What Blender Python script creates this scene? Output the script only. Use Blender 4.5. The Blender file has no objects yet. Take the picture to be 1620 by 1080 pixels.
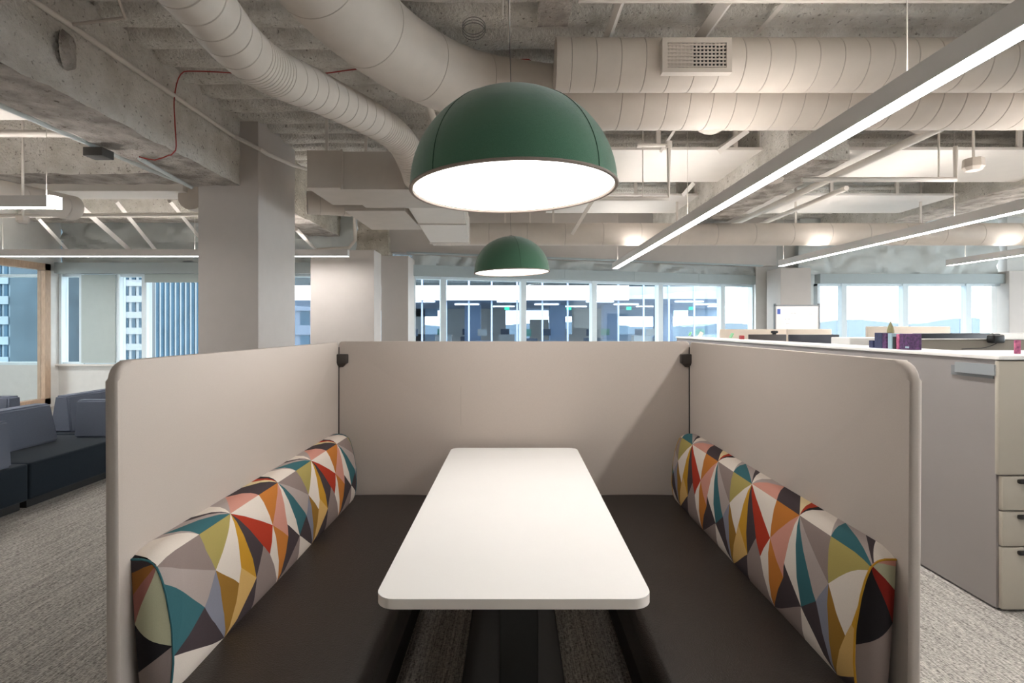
import bpy, bmesh, math, random
from mathutils import Vector, Matrix, noise
random.seed(7)
S = bpy.context.scene
COL = S.collection
# ------------------------------------------------------------ camera
F = 850.0; VX, VY = 814.0, 517.0; EYE = 1.47
cam_d = bpy.data.cameras.new('camera'); cam = bpy.data.objects.new('camera', cam_d); COL.objects.link(cam)
cam.location = (0, 0, EYE); cam.rotation_euler = (math.pi/2, 0, 0)
cam_d.sensor_width = 36.0; cam_d.lens = 36.0*F/1620.0
cam_d.shift_x = -(VX-810)/1620.0; cam_d.shift_y = -(540-VY)/1620.0
cam_d.clip_start = 0.05; cam_d.clip_end = 600
S.camera = cam
S.view_settings.view_transform = 'Standard'; S.view_settings.look = 'None'
S.view_settings.gamma = 1.0; S.view_settings.use_curve_mapping = False
S.view_settings.exposure = 0.7
# ------------------------------------------------------------ light levels
L_DOME, L_BAR, L_BAR_UP, L_FAR = 4.6, 32.0, 15.0, 8.0
WARM = (1.0, 0.955, 0.91)
w = bpy.data.worlds.new('overcast_sky'); S.world = w; w.use_nodes = True
nt = w.node_tree; nt.nodes.clear()
o_ = nt.nodes.new('ShaderNodeOutputWorld'); bg = nt.nodes.new('ShaderNodeBackground')
tc = nt.nodes.new('ShaderNodeTexCoord'); sx = nt.nodes.new('ShaderNodeSeparateXYZ'); cr = nt.nodes.new('ShaderNodeValToRGB')
nt.links.new(tc.outputs['Generated'], sx.inputs[0]); nt.links.new(sx.outputs['Z'], cr.inputs['Fac'])
cr.color_ramp.elements[0].position = 0.0; cr.color_ramp.elements[0].color = (0.80, 0.91, 0.97, 1)
cr.color_ramp.elements[1].position = 0.10; cr.color_ramp.elements[1].color = (0.91, 0.96, 1.0, 1)
nt.links.new(cr.outputs['Color'], bg.inputs['Color']); nt.links.new(bg.outputs[0], o_.inputs['Surface'])
bg.inputs['Strength'].default_value = 6.2

def at(px, py, Y):
    """world point that stands at distance Y and shows at pixel (px, py) of the photograph"""
    return Vector(((px-VX)*Y/F, Y, EYE+(VY-py)*Y/F))
# ------------------------------------------------------------ materials
def lin(c):
    return tuple(((v/255)/12.92 if v/255 <= .04045 else ((v/255+.055)/1.055)**2.4) for v in c)
def mat(name, rgb, rough=.6, var=0.0, scale=20, bump=0.0, bscale=60, metallic=0, sheen=0, spec=.5, stretch=(1,1,1), rgb2=None):
    m = bpy.data.materials.new(name); m.use_nodes = True
    n, l = m.node_tree.nodes, m.node_tree.links
    b = n['Principled BSDF']; c = lin(rgb)
    b.inputs['Base Color'].default_value = (*c, 1); b.inputs['Roughness'].default_value = rough
    b.inputs['Metallic'].default_value = metallic; b.inputs['Specular IOR Level'].default_value = spec
    if sheen: b.inputs['Sheen Weight'].default_value = sheen; b.inputs['Sheen Roughness'].default_value = .4
    t = n.new('ShaderNodeTexCoord'); mp = n.new('ShaderNodeMapping'); mp.inputs['Scale'].default_value = stretch
    l.new(t.outputs['Object'], mp.inputs['Vector'])
    tx = n.new('ShaderNodeTexNoise'); tx.inputs['Scale'].default_value = scale; tx.inputs['Detail'].default_value = 4
    l.new(mp.outputs[0], tx.inputs['Vector'])
    r = n.new('ShaderNodeValToRGB'); r.color_ramp.elements[0].position = .32; r.color_ramp.elements[1].position = .68
    k = lin(rgb2) if rgb2 else tuple(v*(1-var) for v in c)
    r.color_ramp.elements[0].color = (*k, 1)
    r.color_ramp.elements[1].color = (*[min(1, v*(1+var*.6)) for v in c], 1) if not rgb2 else (*c, 1)
    l.new(tx.outputs['Fac'], r.inputs['Fac']); l.new(r.outputs['Color'], b.inputs['Base Color'])
    if bump:
        t2 = n.new('ShaderNodeTexNoise'); t2.inputs['Scale'].default_value = bscale; t2.inputs['Detail'].default_value = 5
        l.new(mp.outputs[0], t2.inputs['Vector'])
        bp = n.new('ShaderNodeBump'); bp.inputs['Strength'].default_value = bump; bp.inputs['Distance'].default_value = .01
        l.new(t2.outputs['Fac'], bp.inputs['Height']); l.new(bp.outputs[0], b.inputs['Normal'])
    return m
def emit(name, rgb, strength, tex=0):
    m = bpy.data.materials.new(name); m.use_nodes = True
    n, l = m.node_tree.nodes, m.node_tree.links; n.clear()
    o = n.new('ShaderNodeOutputMaterial'); e = n.new('ShaderNodeEmission')
    e.inputs['Color'].default_value = (*rgb, 1); e.inputs['Strength'].default_value = strength
    l.new(e.outputs[0], o.inputs['Surface'])
    return m
def glassy(name, tint, gloss, rough=0.0):
    m = bpy.data.materials.new(name); m.use_nodes = True
    n, l = m.node_tree.nodes, m.node_tree.links; n.clear()
    o = n.new('ShaderNodeOutputMaterial'); t = n.new('ShaderNodeBsdfTransparent'); g = n.new('ShaderNodeBsdfGlossy'); x = n.new('ShaderNodeMixShader')
    t.inputs['Color'].default_value = (*tint, 1); g.inputs['Roughness'].default_value = rough; x.inputs['Fac'].default_value = gloss
    l.new(t.outputs[0], x.inputs[1]); l.new(g.outputs[0], x.inputs[2]); l.new(x.outputs[0], o.inputs['Surface'])
    return m
def spray(name, rgb, dark, sc=1.0):
    """sprayed fireproofing: mottled, pitted"""
    m = mat(name, rgb, .95, scale=5*sc, bump=1.0, bscale=38*sc, spec=.1, rgb2=dark)
    n, l = m.node_tree.nodes, m.node_tree.links; b = n['Principled BSDF']
    v = n.new('ShaderNodeTexNoise'); v.inputs['Scale'].default_value = 30*sc; v.inputs['Detail'].default_value = 3
    tcn = [q for q in n if q.type == 'TEX_COORD'][0]; l.new(tcn.outputs['Object'], v.inputs['Vector'])
    r = n.new('ShaderNodeValToRGB'); r.color_ramp.elements[0].position = .27; r.color_ramp.elements[0].color = (.42,.40,.37,1)
    r.color_ramp.elements[1].position = .38; r.color_ramp.elements[1].color = (1,1,1,1)
    l.new(v.outputs['Fac'], r.inputs['Fac'])
    mx = n.new('ShaderNodeMix'); mx.data_type = 'RGBA'; mx.blend_type = 'MULTIPLY'; mx.inputs[0].default_value = 1
    ramp = b.inputs['Base Color'].links[0].from_socket
    l.new(ramp, mx.inputs[6]); l.new(r.outputs['Color'], mx.inputs[7]); l.new(mx.outputs[2], b.inputs['Base Color'])
    bp = [q for q in n if q.type == 'BUMP'][0]; bp.inputs['Distance'].default_value = .03
    return m
def carpet_mat():
    m = bpy.data.materials.new('carpet'); m.use_nodes = True
    n, l = m.node_tree.nodes, m.node_tree.links; b = n['Principled BSDF']; b.inputs['Roughness'].default_value = .95; b.inputs['Specular IOR Level'].default_value = .1
    t = n.new('ShaderNodeTexCoord')
    def nz(scale, stretch, detail=2):
        mp = n.new('ShaderNodeMapping'); mp.inputs['Scale'].default_value = stretch; l.new(t.outputs['Object'], mp.inputs['Vector'])
        x = n.new('ShaderNodeTexNoise'); x.inputs['Scale'].default_value = scale; x.inputs['Detail'].default_value = detail; l.new(mp.outputs[0], x.inputs['Vector']); return x
    a = nz(55, (4.5, 1, 1)); c = nz(60, (1, 3.2, 1)); d = nz(26, (5, .07, 1), 1)
    m1 = n.new('ShaderNodeMath'); m1.operation = 'ADD'; l.new(a.outputs['Fac'], m1.inputs[0]); l.new(c.outputs['Fac'], m1.inputs[1])
    m3 = n.new('ShaderNodeMath'); m3.operation = 'MULTIPLY_ADD'; l.new(d.outputs['Fac'], m3.inputs[0]); m3.inputs[1].default_value = .55; l.new(m1.outputs[0], m3.inputs[2])
    r = n.new('ShaderNodeValToRGB'); r.color_ramp.elements[0].position = .40; r.color_ramp.elements[1].position = .66
    m4 = n.new('ShaderNodeMath'); m4.operation = 'MULTIPLY'; m4.inputs[1].default_value = .42; l.new(m3.outputs[0], m4.inputs[0]); l.new(m4.outputs[0], r.inputs['Fac'])
    r.color_ramp.elements[0].color = (*lin((98,94,90)), 1); r.color_ramp.elements[1].color = (*lin((206,200,192)), 1)
    l.new(r.outputs['Color'], b.inputs['Base Color'])
    bp = n.new('ShaderNodeBump'); bp.inputs['Strength'].default_value = .5; bp.inputs['Distance'].default_value = .004; l.new(m3.outputs[0], bp.inputs['Height']); l.new(bp.outputs[0], b.inputs['Normal'])
    return m
M = dict(
    carpet=carpet_mat(),
    wall=mat('wall_paint', (214,212,208), .75, .03, 8, .05, 200),
    column=mat('column_paint', (196,188,182), .7, .02, 6, .05, 200),
    deck=spray('sprayed_deck', (238,234,227), (214,208,198)),
    beam=spray('sprayed_beam', (236,231,224), (212,206,196)),
    rough=spray('sprayed_rough', (210,203,190), (176,168,154), .8),
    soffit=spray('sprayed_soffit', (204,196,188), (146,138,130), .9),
    duct=mat('duct_paint', (205,194,183), .55, .04, 5, .05, 80),
    seam=mat('duct_seam', (158,149,140), .8),
    duct_box=mat('plenum_paint', (196,186,176), .6, .04, 5),
    white=mat('white_paint', (226,219,212), .55, .02, 5),
    pipe=mat('pipe_paint', (222,214,205), .45, .02, 5),
    foil=mat('insulation', (208,212,210), .6, .06, 3, .5, 9),
    shade=mat('shade_fabric', (176,186,184), .8, .02, 8),
    valance=mat('valance', (170,180,182), .6, .02, 8),
    mullion=mat('mullion', (214,226,232), .45, .02, 8),
    glass=glassy('window_glass', (.94,.965,.97), .01),
    darkgap=mat('dark_metal', (70,66,62), .6),
    screen=mat('screen_fabric', (196,184,174), .9, .03, 300, .25, 900, sheen=.15, spec=.2),
    screen_edge=mat('screen_edge', (176,168,156), .9, .03, 300, .2, 900, spec=.2),
    bracket=mat('bracket', (62,56,52), .5),
    leather=mat('leather', (50,43,39), .40, .10, 60, .25, 220, spec=.45),
    base=mat('plinth_black', (26,25,24), .6),
    table=mat('table_laminate', (240,237,233), .38, .01, 4, spec=.45),
    table_edge=mat('table_edge', (236,226,216), .5, .02, 4),
    pedestal=mat('pedestal', (34,33,31), .5),
    felt=mat('green_felt', (82,122,98), .95, .08, 250, .3, 500, sheen=.8, spec=.1),
    felt_seam=mat('green_seam', (46,76,60), .95),
    rim=mat('rim_felt', (150,136,126), .9, .05, 200),
    fixture=mat('fixture_body', (205,200,196), .5, .02, 4),
    cable=mat('cable', (120,116,110), .5),
    redwire=mat('red_wire', (170,62,52), .6),
    sofa_seat=mat('sofa_charcoal', (40,48,56), .95, .14, 180, .3, 500, sheen=.1, spec=.1),
    sofa_back=mat('sofa_blue_grey', (108,115,130), .95, .10, 220, .3, 500, sheen=.1, spec=.15),
    cab_side=mat('cabinet_side', (146,139,136), .5, .02, 5),
    cab_front=mat('cabinet_front', (180,172,158), .45, .02, 5),
    handle=mat('handle', (36,33,31), .45),
    ledge=mat('ledge_white', (236,233,228), .4, .01, 5),
    plate=mat('name_plate', (146,150,152), .35, .02, 5),
    monitor=mat('monitor_dark', (40,42,52), .4),
    monitor_b=mat('monitor_brown', (60,54,52), .5),
    beige=mat('beige_plastic', (212,198,182), .6, .02, 5),
    divider=mat('divider_fabric', (142,134,124), .9, .05, 200),
    black=mat('black_plastic', (26,26,28), .4),
    wood=mat('oak_frame', (186,158,134), .5, .14, 9, stretch=(6,6,1)),
    board=mat('whiteboard', (220,216,214), .3, .01, 5),
    steel=mat('grey_steel', (120,122,124), .4),
    blue=mat('blue_tag', (66,92,176), .6), green=mat('green_card', (130,190,140), .7), red=mat('red_card', (150,50,52), .7),
    purple=mat('purple_print', (96,52,104), .6, .35, 60, rgb2=(40,24,58)), pinkp=mat('pink_print', (206,110,140), .6, .2, 40, rgb2=(120,48,92)),
    navy=mat('navy_print', (44,50,84), .6, .3, 60), pale=mat('pale_box', (150,176,186), .6), olive=mat('olive_figure', (128,122,86), .6, .15, 40),
    hill=mat('hills', (84,96,106), .9, .05, .05), water=mat('distant_city', (108,118,124), .8, .04, .02),
    exit=emit('green_reflection_glow', (.05,.75,.42), 1.6),  # glow that imitates green reflections
    ext_white=mat('spandrel_white', (236,240,242), .6), ext_blue=mat('wing_ceiling', (148,160,180), .7, .06, 1),
    ext_floor=mat('wing_floor', (128,132,138), .8), ext_dark=mat('wing_dark', (72,78,90), .7), ext_col=mat('wing_column', (122,138,162), .7),
    ext_beige=mat('wing_beige', (168,160,152), .7), ext_desk=mat('wing_desk', (132,148,164), .7),
    ext_glass=glassy('wing_glass', (.72,.79,.85), .012), ext_brown=mat('wing_brown', (70,68,60), .7, .1, 1),
    tower_pale=mat('tower_pale', (118,124,128), .7, .03, .2), tower_win=mat('tower_window', (46,66,80), .9, .2, .4, spec=.1),
    tower_blue=mat('tower_blue', (82,98,108), .5, .2, .3), tower_grey=mat('tower_grey', (84,88,100), .6, .1, .3), tree=mat('tree_green', (96,138,120), .9, .3, 2),
    frost=glassy('frosted_film', (.70,.80,.84), .10, .4),
    lens=emit('lens', (1.0,.975,.955), L_BAR), lens_up=emit('lens_up', WARM, L_BAR_UP), dome_lens=emit('dome_lens', (1.0,.975,.95), L_DOME),
    lens_far=emit('lens_far', (1.0,.97,.95), L_FAR),
)
# ------------------------------------------------------------ mesh helpers
class MB:
    def __init__(s): s.v, s.f, s.mi, s.sm = [], [], [], []
    def add(s, vs, fs, mi=0, smooth=False):
        k = len(s.v); s.v += [Vector(p) for p in vs]
        for f in fs: s.f.append([i+k for i in f]); s.mi.append(mi); s.sm.append(smooth)
        return s
    def bm(s, bm, mi=None, smooth=False):
        bm.verts.index_update()
        k = len(s.v); s.v += [v.co.copy() for v in bm.verts]
        for f in bm.faces: s.f.append([v.index+k for v in f.verts]); s.mi.append(f.material_index if mi is None else mi); s.sm.append(smooth)
        bm.free(); return s
    def box(s, x0, x1, y0, y1, z0, z1, mi=0):
        vs = [(x, y, z) for z in (z0, z1) for y in (y0, y1) for x in (x0, x1)]
        return s.add(vs, [(0,2,3,1),(4,5,7,6),(0,1,5,4),(2,6,7,3),(0,4,6,2),(1,3,7,5)], mi)
    def rbox(s, x0, x1, y0, y1, z0, z1, r=.01, seg=2, mi=0, mtx=None, smooth=True):
        b = bmesh.new(); bmesh.ops.create_cube(b, size=1)
        for v in b.verts: v.co = Vector(((x0+x1)/2+v.co.x*(x1-x0), (y0+y1)/2+v.co.y*(y1-y0), (z0+z1)/2+v.co.z*(z1-z0)))
        bmesh.ops.bevel(b, geom=list(b.edges), offset=r, segments=seg, affect='EDGES', profile=.5)
        if mtx: bmesh.ops.transform(b, matrix=mtx, verts=b.verts)
        return s.bm(b, mi, smooth)
    def tube(s, pts, r, n=10, mi=0, caps=True, smooth=True, closed=False):
        pts = [Vector(p) for p in pts]; rs = r if isinstance(r, (list, tuple)) else [r]*len(pts)
        t0 = (pts[1]-pts[0]).normalized(); up = Vector((0,0,1)) if abs(t0.z) < .9 else Vector((1,0,0))
        u = t0.cross(up).normalized(); k = len(s.v); N = len(pts)
        for i, p in enumerate(pts):
            t = (pts[min(i+1,N-1)]-pts[max(i-1,0)]).normalized()
            u = (u - t*u.dot(t)).normalized(); q = t.cross(u)
            for j in range(n):
                a = 2*math.pi*j/n; s.v.append(p+(u*math.cos(a)+q*math.sin(a))*rs[i])
        for i in range(N-1):
            for j in range(n):
                a, b = k+i*n+j, k+i*n+(j+1) % n
                s.f.append([a, b, b+n, a+n]); s.mi.append(mi); s.sm.append(smooth)
        if caps:
            s.f.append([k+j for j in range(n)][::-1]); s.mi.append(mi); s.sm.append(False)
            s.f.append([k+(N-1)*n+j for j in range(n)]); s.mi.append(mi); s.sm.append(False)
        return s
    def prism(s, poly, y0, y1, mi=0):       # poly in (x,z), extruded along y
        n = len(poly); vs = [(x, y0, z) for x, z in poly]+[(x, y1, z) for x, z in poly]
        fs = [list(range(n)), list(range(n, 2*n))[::-1]]+[[(i+1) % n, i, i+n, (i+1) % n+n] for i in range(n)]
        return s.add(vs, fs, mi)
def catmull(P, step=.03):
    P = [Vector(p) for p in P]; P = [P[0]*2-P[1]]+P+[P[-1]*2-P[-2]]; out = []
    for i in range(1, len(P)-2):
        a, b, c, d = P[i-1:i+3]; n = max(2, int((c-b).length/step))
        for k in range(n):
            t = k/n; out.append(.5*((2*b)+(c-a)*t+(2*a-5*b+4*c-d)*t*t+(3*b-a-3*c+d)*t**3))
    out.append(P[-2]); return out
ORG = {}
def _link(name, mb, mats, org):
    me = bpy.data.meshes.new(name)
    me.from_pydata([tuple(v-org) for v in mb.v], [], mb.f)
    for m in (mats if isinstance(mats, (list, tuple)) else [mats]): me.materials.append(M[m])
    me.polygons.foreach_set('material_index', mb.mi); me.polygons.foreach_set('use_smooth', mb.sm)
    me.validate(); me.update()
    b = bmesh.new(); b.from_mesh(me); bmesh.ops.recalc_face_normals(b, faces=b.faces)
    b.to_mesh(me); b.free()
    if any(mb.sm):
        try: me.set_sharp_from_angle(angle=math.radians(38))
        except Exception: pass
    o = bpy.data.objects.new(name, me); COL.objects.link(o); return o
def props(o, label=None, cat=None, group=None, kind=None):
    if label: o['label'] = label
    if cat: o['category'] = cat
    if group: o['group'] = group
    if kind: o['kind'] = kind
    return o
def thing(name, loc, label, cat, group=None):
    o = bpy.data.objects.new(name, None); COL.objects.link(o); o.location = loc; o.empty_display_size = .1
    ORG[o.name] = Vector(loc); return props(o, label, cat, group)
def part(name, mb, mats, parent, label=None):
    org = ORG[parent.name]; o = _link(name, mb, mats, org); o.parent = parent; ORG[o.name] = org
    return props(o, label)
def solo(name, mb, mats, label=None, cat=None, group=None, kind=None):
    xs = [v.x for v in mb.v]; ys = [v.y for v in mb.v]; zs = [v.z for v in mb.v]
    org = Vector(((min(xs)+max(xs))/2, (min(ys)+max(ys))/2, min(zs)))
    o = _link(name, mb, mats, org); o.location = org; ORG[o.name] = org
    return props(o, label, cat, group, kind)
def struct(name, mb, mats, parent=None):
    if parent: return part(name, mb, mats, parent)
    return solo(name, mb, mats, kind='structure')
def rough_box(mb, x0, x1, y0, y1, z0, z1, cell=.08, amp=.015, mi=0, seed=0):
    """box whose skin is uneven like sprayed coating"""
    b = bmesh.new()
    def n_(a): return max(1, int(round(a/cell)))
    nx, ny, nz = n_(x1-x0), n_(y1-y0), n_(z1-z0)
    def grid(fn, na, nb):
        vs = [[b.verts.new(fn(i/na, j/nb)) for j in range(nb+1)] for i in range(na+1)]
        for i in range(na):
            for j in range(nb): b.faces.new((vs[i][j], vs[i+1][j], vs[i+1][j+1], vs[i][j+1]))
    X = lambda t: x0+(x1-x0)*t
    Y = lambda t: y0+(y1-y0)*t
    Z = lambda t: z0+(z1-z0)*t
    grid(lambda a, c: (X(a), Y(c), z0), nx, ny)
    grid(lambda a, c: (X(a), y0, Z(c)), nx, nz); grid(lambda a, c: (X(a), y1, Z(c)), nx, nz)
    grid(lambda a, c: (x0, Y(a), Z(c)), ny, nz); grid(lambda a, c: (x1, Y(a), Z(c)), ny, nz)
    bmesh.ops.remove_doubles(b, verts=b.verts, dist=1e-4)
    for v in b.verts:
        p = v.co*4.5+Vector((seed, 0, 0)); d = noise.noise_vector(p)+.6*noise.noise_vector(p*3)
        if v.co.z < z1-.001: v.co += d*amp
    return mb.bm(b, mi, True)

# ============================================================ THE SETTING
DECK = EYE+2.5
# floor
solo('floor', MB().box(-13, 15, -6, 14, -.1, 0), 'carpet', kind='structure')
# ribbed, sprayed deck
mb = MB(); pitch = .35; nx = 150; ys = []; y = -6.0
prof = [(0,.03),(.04,.03),(.065,.01),(.09,-.05),(.115,-.07),(.17,-.075),(.23,-.075),(.285,-.07),(.315,-.03)]
while y < 13.4:
    ys += [(y+a, z) for a, z in prof]; y += pitch
vs = []; fs = []
for j, (yy, dz) in enumerate(ys):
    for i in range(nx+1):
        xx = -13+28*i/nx; q = Vector((xx*2.2, yy*5, 0))
        vs.append((xx, yy, DECK+.035+dz*.9+.018*noise.noise(q)+.008*noise.noise(q*4)))
for j in range(len(ys)-1):
    for i in range(nx):
        a = j*(nx+1)+i; fs.append((a, a+1, a+nx+2, a+nx+1))
mb.add(vs, fs, 0, True); mb.box(-13, 15, -6, 14, DECK+.12, DECK+.3)
struct('ceiling', mb, 'deck')
# walls behind and beside (outside the picture, closing the room)
struct('wall_back', MB().box(-13, 15, -6.15, -6, 0, DECK+.1), 'wall')
struct('wall_right', MB().box(15, 15.15, -6, 14, 0, .5).box(15, 15.15, -6, 14, 3.2, DECK+.1), 'wall')
struct('window_30', MB().box(15.02, 15.08, -6, 14, .5, .58).box(15.02, 15.08, -6, 14, 3.12, 3.2).box(15.02, 15.08, -6, -5.9, .5, 3.2).box(15.02, 15.08, 3.9, 4.0, .5, 3.2).box(15.02, 15.08, 9, 9.1, .5, 3.2), 'mullion')
# the glazed partition on the left
XP = -8.54
mb = MB()
mb.box(XP-.12, XP, -6, 7.6, 0, DECK+.1); mb.box(XP-.12, XP, 9.86, 10.12, 0, DECK+.1)
mb.box(XP-.12, XP, 7.6, 9.86, 2.62, DECK+.1); mb.box(XP-.12, XP, 7.6, 9.86, 0, .06)
wl = struct('wall_left', mb, 'wall')
mb = MB(); mb.box(XP-.11, XP+.03, 9.74, 9.86, .06, 2.62).box(XP-.11, XP+.03, 7.6, 7.72, .06, 2.62).box(XP-.11, XP+.03, 7.6, 9.86, 2.50, 2.62).box(XP-.11, XP+.03, 7.6, 9.86, .06, .17)
d1 = struct('window_1', mb, 'wood')
part('pane', MB().box(XP-.05, XP-.04, 7.72, 9.74, .17, 2.50), 'glass', d1)
struct('wall_far_left', MB().box(-13.1, -13, 4, 10.2, 0, DECK+.1), 'wall')

# facade: bays along a line from A to B
def facade(A, B, z0, z1, bays, start, sill_top, mull=.09, z_wall_top=None, skip_shade=()):
    """bays: distances along A->B of the mullion centres"""
    A = Vector((*A, 0)); B = Vector((*B, 0)); d = (B-A).normalized(); nrm = Vector((d.y, -d.x, 0))
    def blk(mb, s0, s1, t0, t1, za, zb, mi=0):
        c = [A+d*s0+nrm*t0, A+d*s1+nrm*t0, A+d*s1+nrm*t1, A+d*s0+nrm*t1]
        vs = [(p.x, p.y, za) for p in c]+[(p.x, p.y, zb) for p in c]
        return mb.add(vs, [(0,1,2,3),(4,5,6,7),(0,1,5,4),(1,2,6,5),(2,3,7,6),(3,0,4,7)], mi)
    n = start
    for i in range(len(bays)-1):
        s0, s1 = bays[i], bays[i+1]; mb = MB()
        blk(mb, s0, s0+mull/2, -.09, .07, z0, z1); blk(mb, s1-mull/2, s1, -.09, .07, z0, z1)
        blk(mb, s0, s1, -.09, .05, z1-.05, z1); blk(mb, s0, s1, -.09, .05, z0, z0+.05)
        wd = struct('window_%d' % n, mb, 'mullion')
        part('pane', blk(MB(), s0+mull/2, s1-mull/2, -.035, -.025, z0+.05, z1-.05), 'glass', wd)
        n += 1
    return blk, n
# left stretch
YL = 10.12
blk, nxt = facade((-13, YL), (-3.3, YL), .76, 2.46, [.3, 1.8, 3.1, 4.36], 2, 0)
blk, nxt = facade((-8.52, YL), (-3.3, YL), .76, 2.46, [0, .42, 1.09, 1.59, 3.1, 4.75], nxt, 0)
mb = MB(); mb.box(-13, -2.2, YL-.06, YL+.2, 0, .76); struct('wall_far', mb, 'wall')
struct('baseboard_far', MB().box(-8.54, -4, YL-.075, YL-.06, 0, .1), 'black')
struct('trim_1', MB().box(-8.54, -3.3, YL-.14, YL-.06, .745, .775), 'white')
# centre stretch, slanting away to the right
A = (-1.98, 10.42); B = (5.58, 12.61); dl = math.hypot(B[0]-A[0], B[1]-A[1]); ca = (B[0]-A[0])/dl
bays = [0]+[(x-A[0])/ca for x in (-1.41, .17, 1.68, 3.21, 4.76)]+[dl]
blkC, nxt = facade(A, B, .76, 2.45, bays, nxt, 0, .11)
struct('wall_far_centre', blkC(MB(), 0, dl, -.2, .06, 0, .76), 'wall')
# right stretch
YR = 12.22
blkR, nxt = facade((6.85, YR), (11.16, YR), .76, 2.45, [0, .61, 2.0, 3.43, 4.31], nxt, 0, .12)
struct('wall_far_right', MB().box(5.9, 15, YR-.06, YR+.2, 0, .76), 'wall')
struct('wall_far_corner', MB().box(5.58, 7.0, 12.42, 12.7, 0, DECK+.1), 'wall')
struct('wall_far_end', MB().box(11.16, 15, YR-.05, YR+.2, .76, DECK+.1), 'wall')
struct('wall_far_pier', MB().box(-2.42, -1.93, 9.75, 10.5, 0, EYE+1.29), 'column')

# roller shade pockets above the windows
solo('shade_pocket', MB().box(-8.5, -3.3, YL-.2, YL+.05, 2.46, 2.66), 'valance', 'grey roller shade pocket above the far left windows', 'shade pocket')
mb = blkC(MB(), 0, dl, -.05, .16, 2.45, 2.66)
for s in (1.5, 3.1, 4.7, 6.3): blkC(mb, s, s+.012, .16, .165, 2.45, 2.66)
solo('shade_pocket', mb, 'valance', 'long grey roller shade pocket slanting over the centre windows behind the small green lamp', 'shade pocket')
solo('shade_pocket', MB().box(6.85, 11.16, YR-.18, YR+.05, 2.45, 2.66), 'valance', 'pale roller shade pocket above the bright far right windows', 'shade pocket')
solo('roller_shade', MB().box(-8.08, -7.45, YL-.1, YL-.08, .8, 2.44), 'shade', 'lowered solid grey-green roller shade at the far left windows', 'window shade')
solo('roller_shade', MB().box(-6.9, -5.43, YL-.1, YL-.08, 2.30, 2.46), 'shade', 'roller shade lowered just a little, in front of the striped tower', 'window shade')

# crinkled insulation above the pockets
def blanket(P0, P1, z0, z1, amp, label, seed):
    P0, P1 = Vector((*P0, 0)), Vector((*P1, 0)); d = (P1-P0).normalized(); nrm = Vector((d.y, -d.x, 0)); Lg = (P1-P0).length
    na, nb = int(Lg/.05), int((z1-z0)/.05); vs = []; fs = []
    for i in range(na+1):
        for j in range(nb+1):
            a, z = Lg*i/na, z0+(z1-z0)*j/nb
            q = Vector((a*1.2+seed, z*2.2, seed)); q += noise.noise_vector(q)*.8
            h = abs(noise.noise(q))*1.4+.5*abs(noise.noise(q*2.3))
            p = P0+d*a+nrm*(amp*h); vs.append((p.x, p.y, z))
    for i in range(na):
        for j in range(nb):
            a = i*(nb+1)+j; fs.append((a, a+nb+1, a+nb+2, a+1))
    k = len(vs)
    mb = MB().add(vs, fs, 0, True)
    bb = [P0-nrm*.12, P1-nrm*.12]; mb.add([(bb[0].x,bb[0].y,z0),(bb[1].x,bb[1].y,z0),(bb[1].x,bb[1].y,z1),(bb[0].x,bb[0].y,z1)], [(0,1,2,3)])
    solo('insulation_blanket', mb, 'foil', label, 'insulation')
blanket((-8.5, YL+.02), (-3.0, YL+.02), 2.66, DECK-.05, .12, 'crinkled grey insulation above the far left windows, behind the diagonal braces', 3)
blanket((A[0], A[1]+.02), (B[0], B[1]+.02), 2.66, 3.2, .14, 'crinkled insulation strip above the centre windows, below the far concrete beam', 9)
blanket((6.45, YR+.02), (10.98, YR+.02), 2.66, DECK-.05, .11, 'crinkled pale blue insulation above the bright far right windows', 15)

# ============================================================ COLUMNS AND BEAMS
def col(x0, x1, y0, y1, z1, label, m='column'):
    solo('column', MB().rbox(x0, x1, y0, y1, 0, z1, .006, 1, smooth=False), m, label, 'column', None)
col(-3.80, -3.075, 6.45, 7.53, DECK+.1, 'large square white column rising to the ceiling, left behind the booth')
col(-3.42, -2.35, 9.0, 9.47, 2.76, 'wide boxed column standing behind the far left corner of the booth')
col(5.77, 6.43, 11.65, 12.3, 2.75, 'white column behind the whiteboard')
col(11.0, 12.2, 11.95, 12.4, 2.72, 'white column at the right edge beyond the far right windows')
solo('fluted_column', rough_box(MB(), -2.86, -2.3, 9.75, 10.1, 2.77, DECK, .06, .03), 'rough', 'rough sprayed steel column stub above the boxed column', 'column')
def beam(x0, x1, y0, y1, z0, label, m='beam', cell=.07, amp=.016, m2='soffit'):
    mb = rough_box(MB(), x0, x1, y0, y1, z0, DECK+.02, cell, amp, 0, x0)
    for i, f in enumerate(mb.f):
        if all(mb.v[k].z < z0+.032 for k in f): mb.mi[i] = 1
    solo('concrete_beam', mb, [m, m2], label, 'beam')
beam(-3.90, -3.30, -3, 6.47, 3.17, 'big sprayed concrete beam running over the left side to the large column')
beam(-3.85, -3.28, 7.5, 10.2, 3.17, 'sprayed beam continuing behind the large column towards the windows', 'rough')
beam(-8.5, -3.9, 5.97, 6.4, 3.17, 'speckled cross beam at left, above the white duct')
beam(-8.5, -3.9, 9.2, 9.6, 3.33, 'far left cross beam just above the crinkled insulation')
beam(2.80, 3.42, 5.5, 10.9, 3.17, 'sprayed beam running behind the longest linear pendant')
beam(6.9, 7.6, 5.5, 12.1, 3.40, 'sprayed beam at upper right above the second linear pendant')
beam(.18, .42, -2, 4.25, 3.84, 'narrow shallow beam above the large green lamp', 'deck')
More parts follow.
